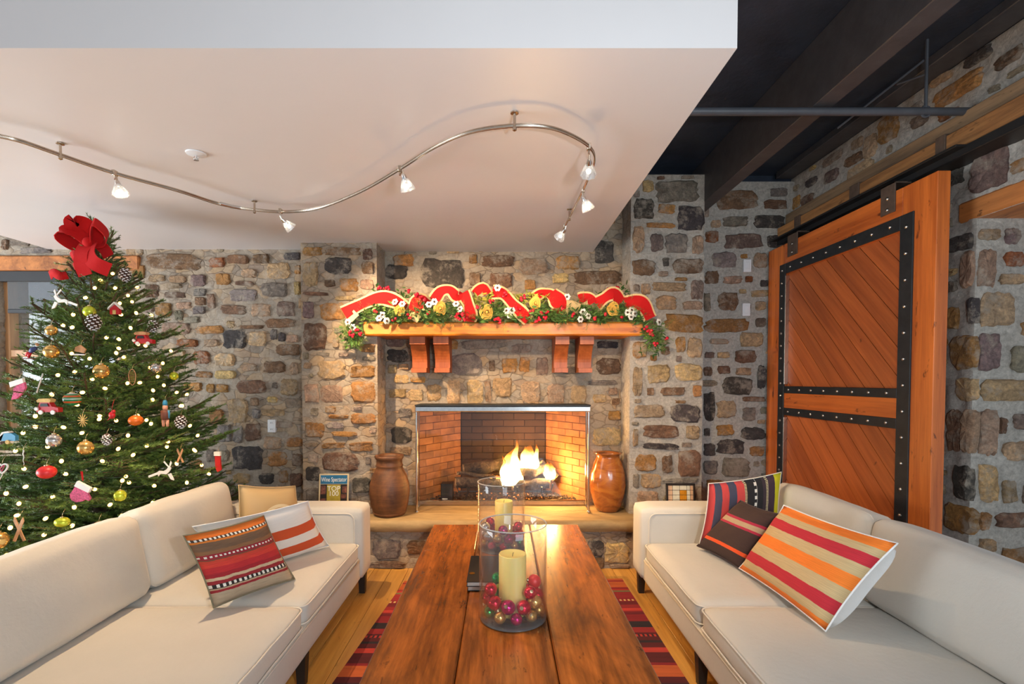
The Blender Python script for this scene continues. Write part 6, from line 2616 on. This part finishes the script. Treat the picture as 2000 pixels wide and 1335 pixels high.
line = [Vector((-1.08 + 2.18 * i / 60, GYc - .03 + rg.uniform(-.03, .03), GZ + .06 + .025 * math.sin(i * .7))) for i in range(61)]
ends = [P(690, 640 + 6 * i, Y=4.02) for i in range(7)] + [P(1278, 640 + 6 * i, Y=4.02) for i in range(8)]
leaf_cloud('pine_needles', M_NEEDLE, 700, .085, 'needle', line, (.02, .04, .03))
front = [p + Vector((0, -.075, -.012)) for p in line]
leaf_cloud('front_sprigs', M_NEEDLE, 260, .075, 'needle', front, (.03, .012, .022))
leaf_cloud('front_holly', M_HOLLY, 330, .046, 'leaf', front, (.03, .012, .024))
leaf_cloud('pine_needles', M_NEEDLE, 200, .07, 'needle', ends, (.04, .02, .02))
leaf_cloud('holly_leaves', M_HOLLY, 950, .05, 'leaf', line, (.02, .045, .032))
leaf_cloud('holly_leaves', M_HOLLY, 200, .045, 'leaf', ends, (.045, .025, .025))
mid = [P(925 + 10 * i, 585 + 3 * math.sin(i), Y=4.07) for i in range(14)]
leaf_cloud('pale_sprays', M_SPRAY, 330, .045, 'leaf', mid, (.03, .03, .026))

wisp = [P(745 + 8 * i, 575, Y=4.2) for i in range(9)] + [P(1172 + 6 * i, 575, Y=4.2) for i in range(8)]
leaf_cloud('upper_sprigs', M_HOLLY, 90, .04, 'leaf', wisp, (.02, .03, .02))


def gp(px, py, y=4.03):
    return P(px, py, Y=y)


runs = [[(672, 612, 3.99), (700, 597, 4.0), (738, 582, 4.0), (768, 586, 4.0), (796, 603, 4.03)],
        [(806, 610, 4.02), (812, 596, 3.98), (824, 588, 3.99), (834, 596, 4.03)],
        [(845, 592, 4.04), (860, 570, 4.02), (878, 566, 4.0), (892, 578, 4.0), (900, 570, 4.03)],
        [(904, 572, 4.03), (914, 592, 3.98), (918, 612, 3.98), (918, 628, 4.01)],
        [(926, 574, 4.06), (944, 560, 4.05), (952, 574, 4.06)],
        [(962, 570, 4.04), (982, 573, 4.0), (1002, 594, 3.98), (1020, 612, 3.98), (1032, 626, 4.01)],
        [(1040, 584, 4.05), (1056, 573, 4.05), (1074, 572, 4.05), (1080, 580, 4.03)],
        [(1076, 572, 4.04), (1088, 584, 3.98), (1094, 600, 3.98), (1090, 612, 4.02)],
        [(1130, 584, 4.06), (1150, 580, 4.03), (1158, 592, 4.03)],
        [(1164, 594, 4.04), (1180, 582, 4.0), (1198, 574, 4.0), (1214, 590, 4.03)],
        [(1220, 592, 4.03), (1240, 588, 4.0), (1258, 598, 3.99), (1270, 622, 4.0)]]
wids = [.86 * w_ for w_ in [.105, .125, .09, .10, .075, .095, .075, .135, .085, .10, .12]]
for ps, wd_ in zip(runs, wids):
    path = smooth_path([gp(*p) for p in ps], 6)
    q_ = MB()
    ribbon(q_, path, wd_ + .022, .004, wf=lambda t, w0=wd_: 1 + .13 * math.sin(t * 9 + w0 * 90))
    rb_o = q_.build('burlap_ribbon', M_BURLAP, gl, smooth=True)
    q_ = MB()
    ribbon(q_, [p + Vector((0, -.006, 0)) for p in path], wd_ - .008, .004, wf=lambda t, w0=wd_: 1 + .16 * math.sin(t * 9 + w0 * 90))
    q_.build('red_centre', M_RED, rb_o, smooth=True)
for ps in ([(1096, 612, 4.0), (1112, 596, 4.0), (1132, 604, 4.02)], [(814, 612, 4.0), (806, 625, 4.0)], [(684, 612, 3.99), (694, 622, 3.99)]):
    q_ = MB()
    ribbon(q_, smooth_path([gp(*p) for p in ps], 5), .08, .004)
    q_.build('burlap_tail', M_BURLAP, gl, smooth=True)
M_ROSET = fabric('gold_burlap', srgb(214, 166, 74), .9, 300, .2, .5)
for (px, py, r) in ((782, 606, 11), (861, 603, 13), (951, 610, 14), (1046, 592, 12), (1198, 604, 13)):
    c = gp(px, py, 3.985)
    s_ = c.y / FPX * r
    q_ = MB()
    for k_ in range(3):
        rr_ = s_ * (1 - k_ * .28)
        q_.lathe([(rr_ * .5, -.012), (rr_ * .95, -.004 + k_ * .004), (rr_, .012 + k_ * .006), (rr_ * .86, .012 + k_ * .006), (rr_ * .6, .0)], 18, c, Matrix.Rotation(PI / 2, 4, 'X'), wob=.3)
    q_.ball(tuple(c + Vector((0, -.012, 0))), s_ * .22, 8, 6)
    q_.build('rosette', M_ROSET, gl, smooth='all')
fl_px = [(747, 615), (755, 626), (741, 622), (838, 595), (849, 589), (891, 594), (899, 604), (972, 562), (990, 607), (1000, 606), (994, 616), (1108, 580), (1139, 609), (1148, 617), (1133, 623), (1225, 610), (1233, 606), (1231, 619), (1239, 612), (1286, 629), (680, 629), (690, 639), (772, 590), (786, 594)]
for (px, py) in fl_px:
    c = gp(px, py, 3.975)
    q_ = MB()
    M_ = Matrix.Rotation(PI / 2 + rg.uniform(-.5, .3), 4, 'X') @ Matrix.Rotation(rg.uniform(-.5, .5), 4, 'Y')
    r = .027
    q_.lathe([(.001, .0), (r * .3, .003), (r * .8, .0), (r, .006), (r * .95, .009), (r * .35, .008), (.001, .006)], 16, c, M_, flute=(6, .16))
    q_.cur = 1
    q_.lathe([(r * .36, .0085), (r * .3, .012), (.0005, .013)], 10, c, M_)
    q_.cur = 0
    q_.build('snowy_cone_slice', [M_SNOWY, M_CONE], gl, smooth='all')
ber = [(690, 655), (697, 645), (683, 650), (702, 652), (742, 563), (750, 566), (758, 562), (764, 570), (801, 567), (814, 577), (822, 582), (893, 615), (898, 620), (910, 622), (970, 621), (975, 627), (1017, 584), (1022, 580), (1060, 610), (1056, 622), (1063, 619), (1048, 629), (1190, 566), (1204, 562), (1208, 568), (1266, 645), (1274, 655), (1280, 671), (1271, 648), (1262, 640), (1300, 660), (830, 585), (836, 612), (905, 612), (935, 600), (1012, 600), (1040, 604), (1070, 612), (1100, 604), (1120, 615), (1160, 620), (1180, 612), (1215, 618), (770, 622), (800, 618), (960, 590), (985, 575), (735, 606)]
bq = MB()
bq.ball((0, 0, 0), .0125, 10, 7)
bq.cur = 1
bq.tube([(0, 0, .010), (.002, .003, .018)], .0012, 4)
bme2 = bq.mesh('berry', [M_BERRY, M_BARK], True)
for (px, py) in ber:
    for k_ in range(3):
        c = gp(px + rg.uniform(-4, 4), py + rg.uniform(-4, 4), 3.965 + (.16 if py < 572 else 0))
        o = link('berry', bme2, gl)
        o.location = c - gl.location
        o.scale = (1,) * 3 if k_ == 0 else (.85,) * 3
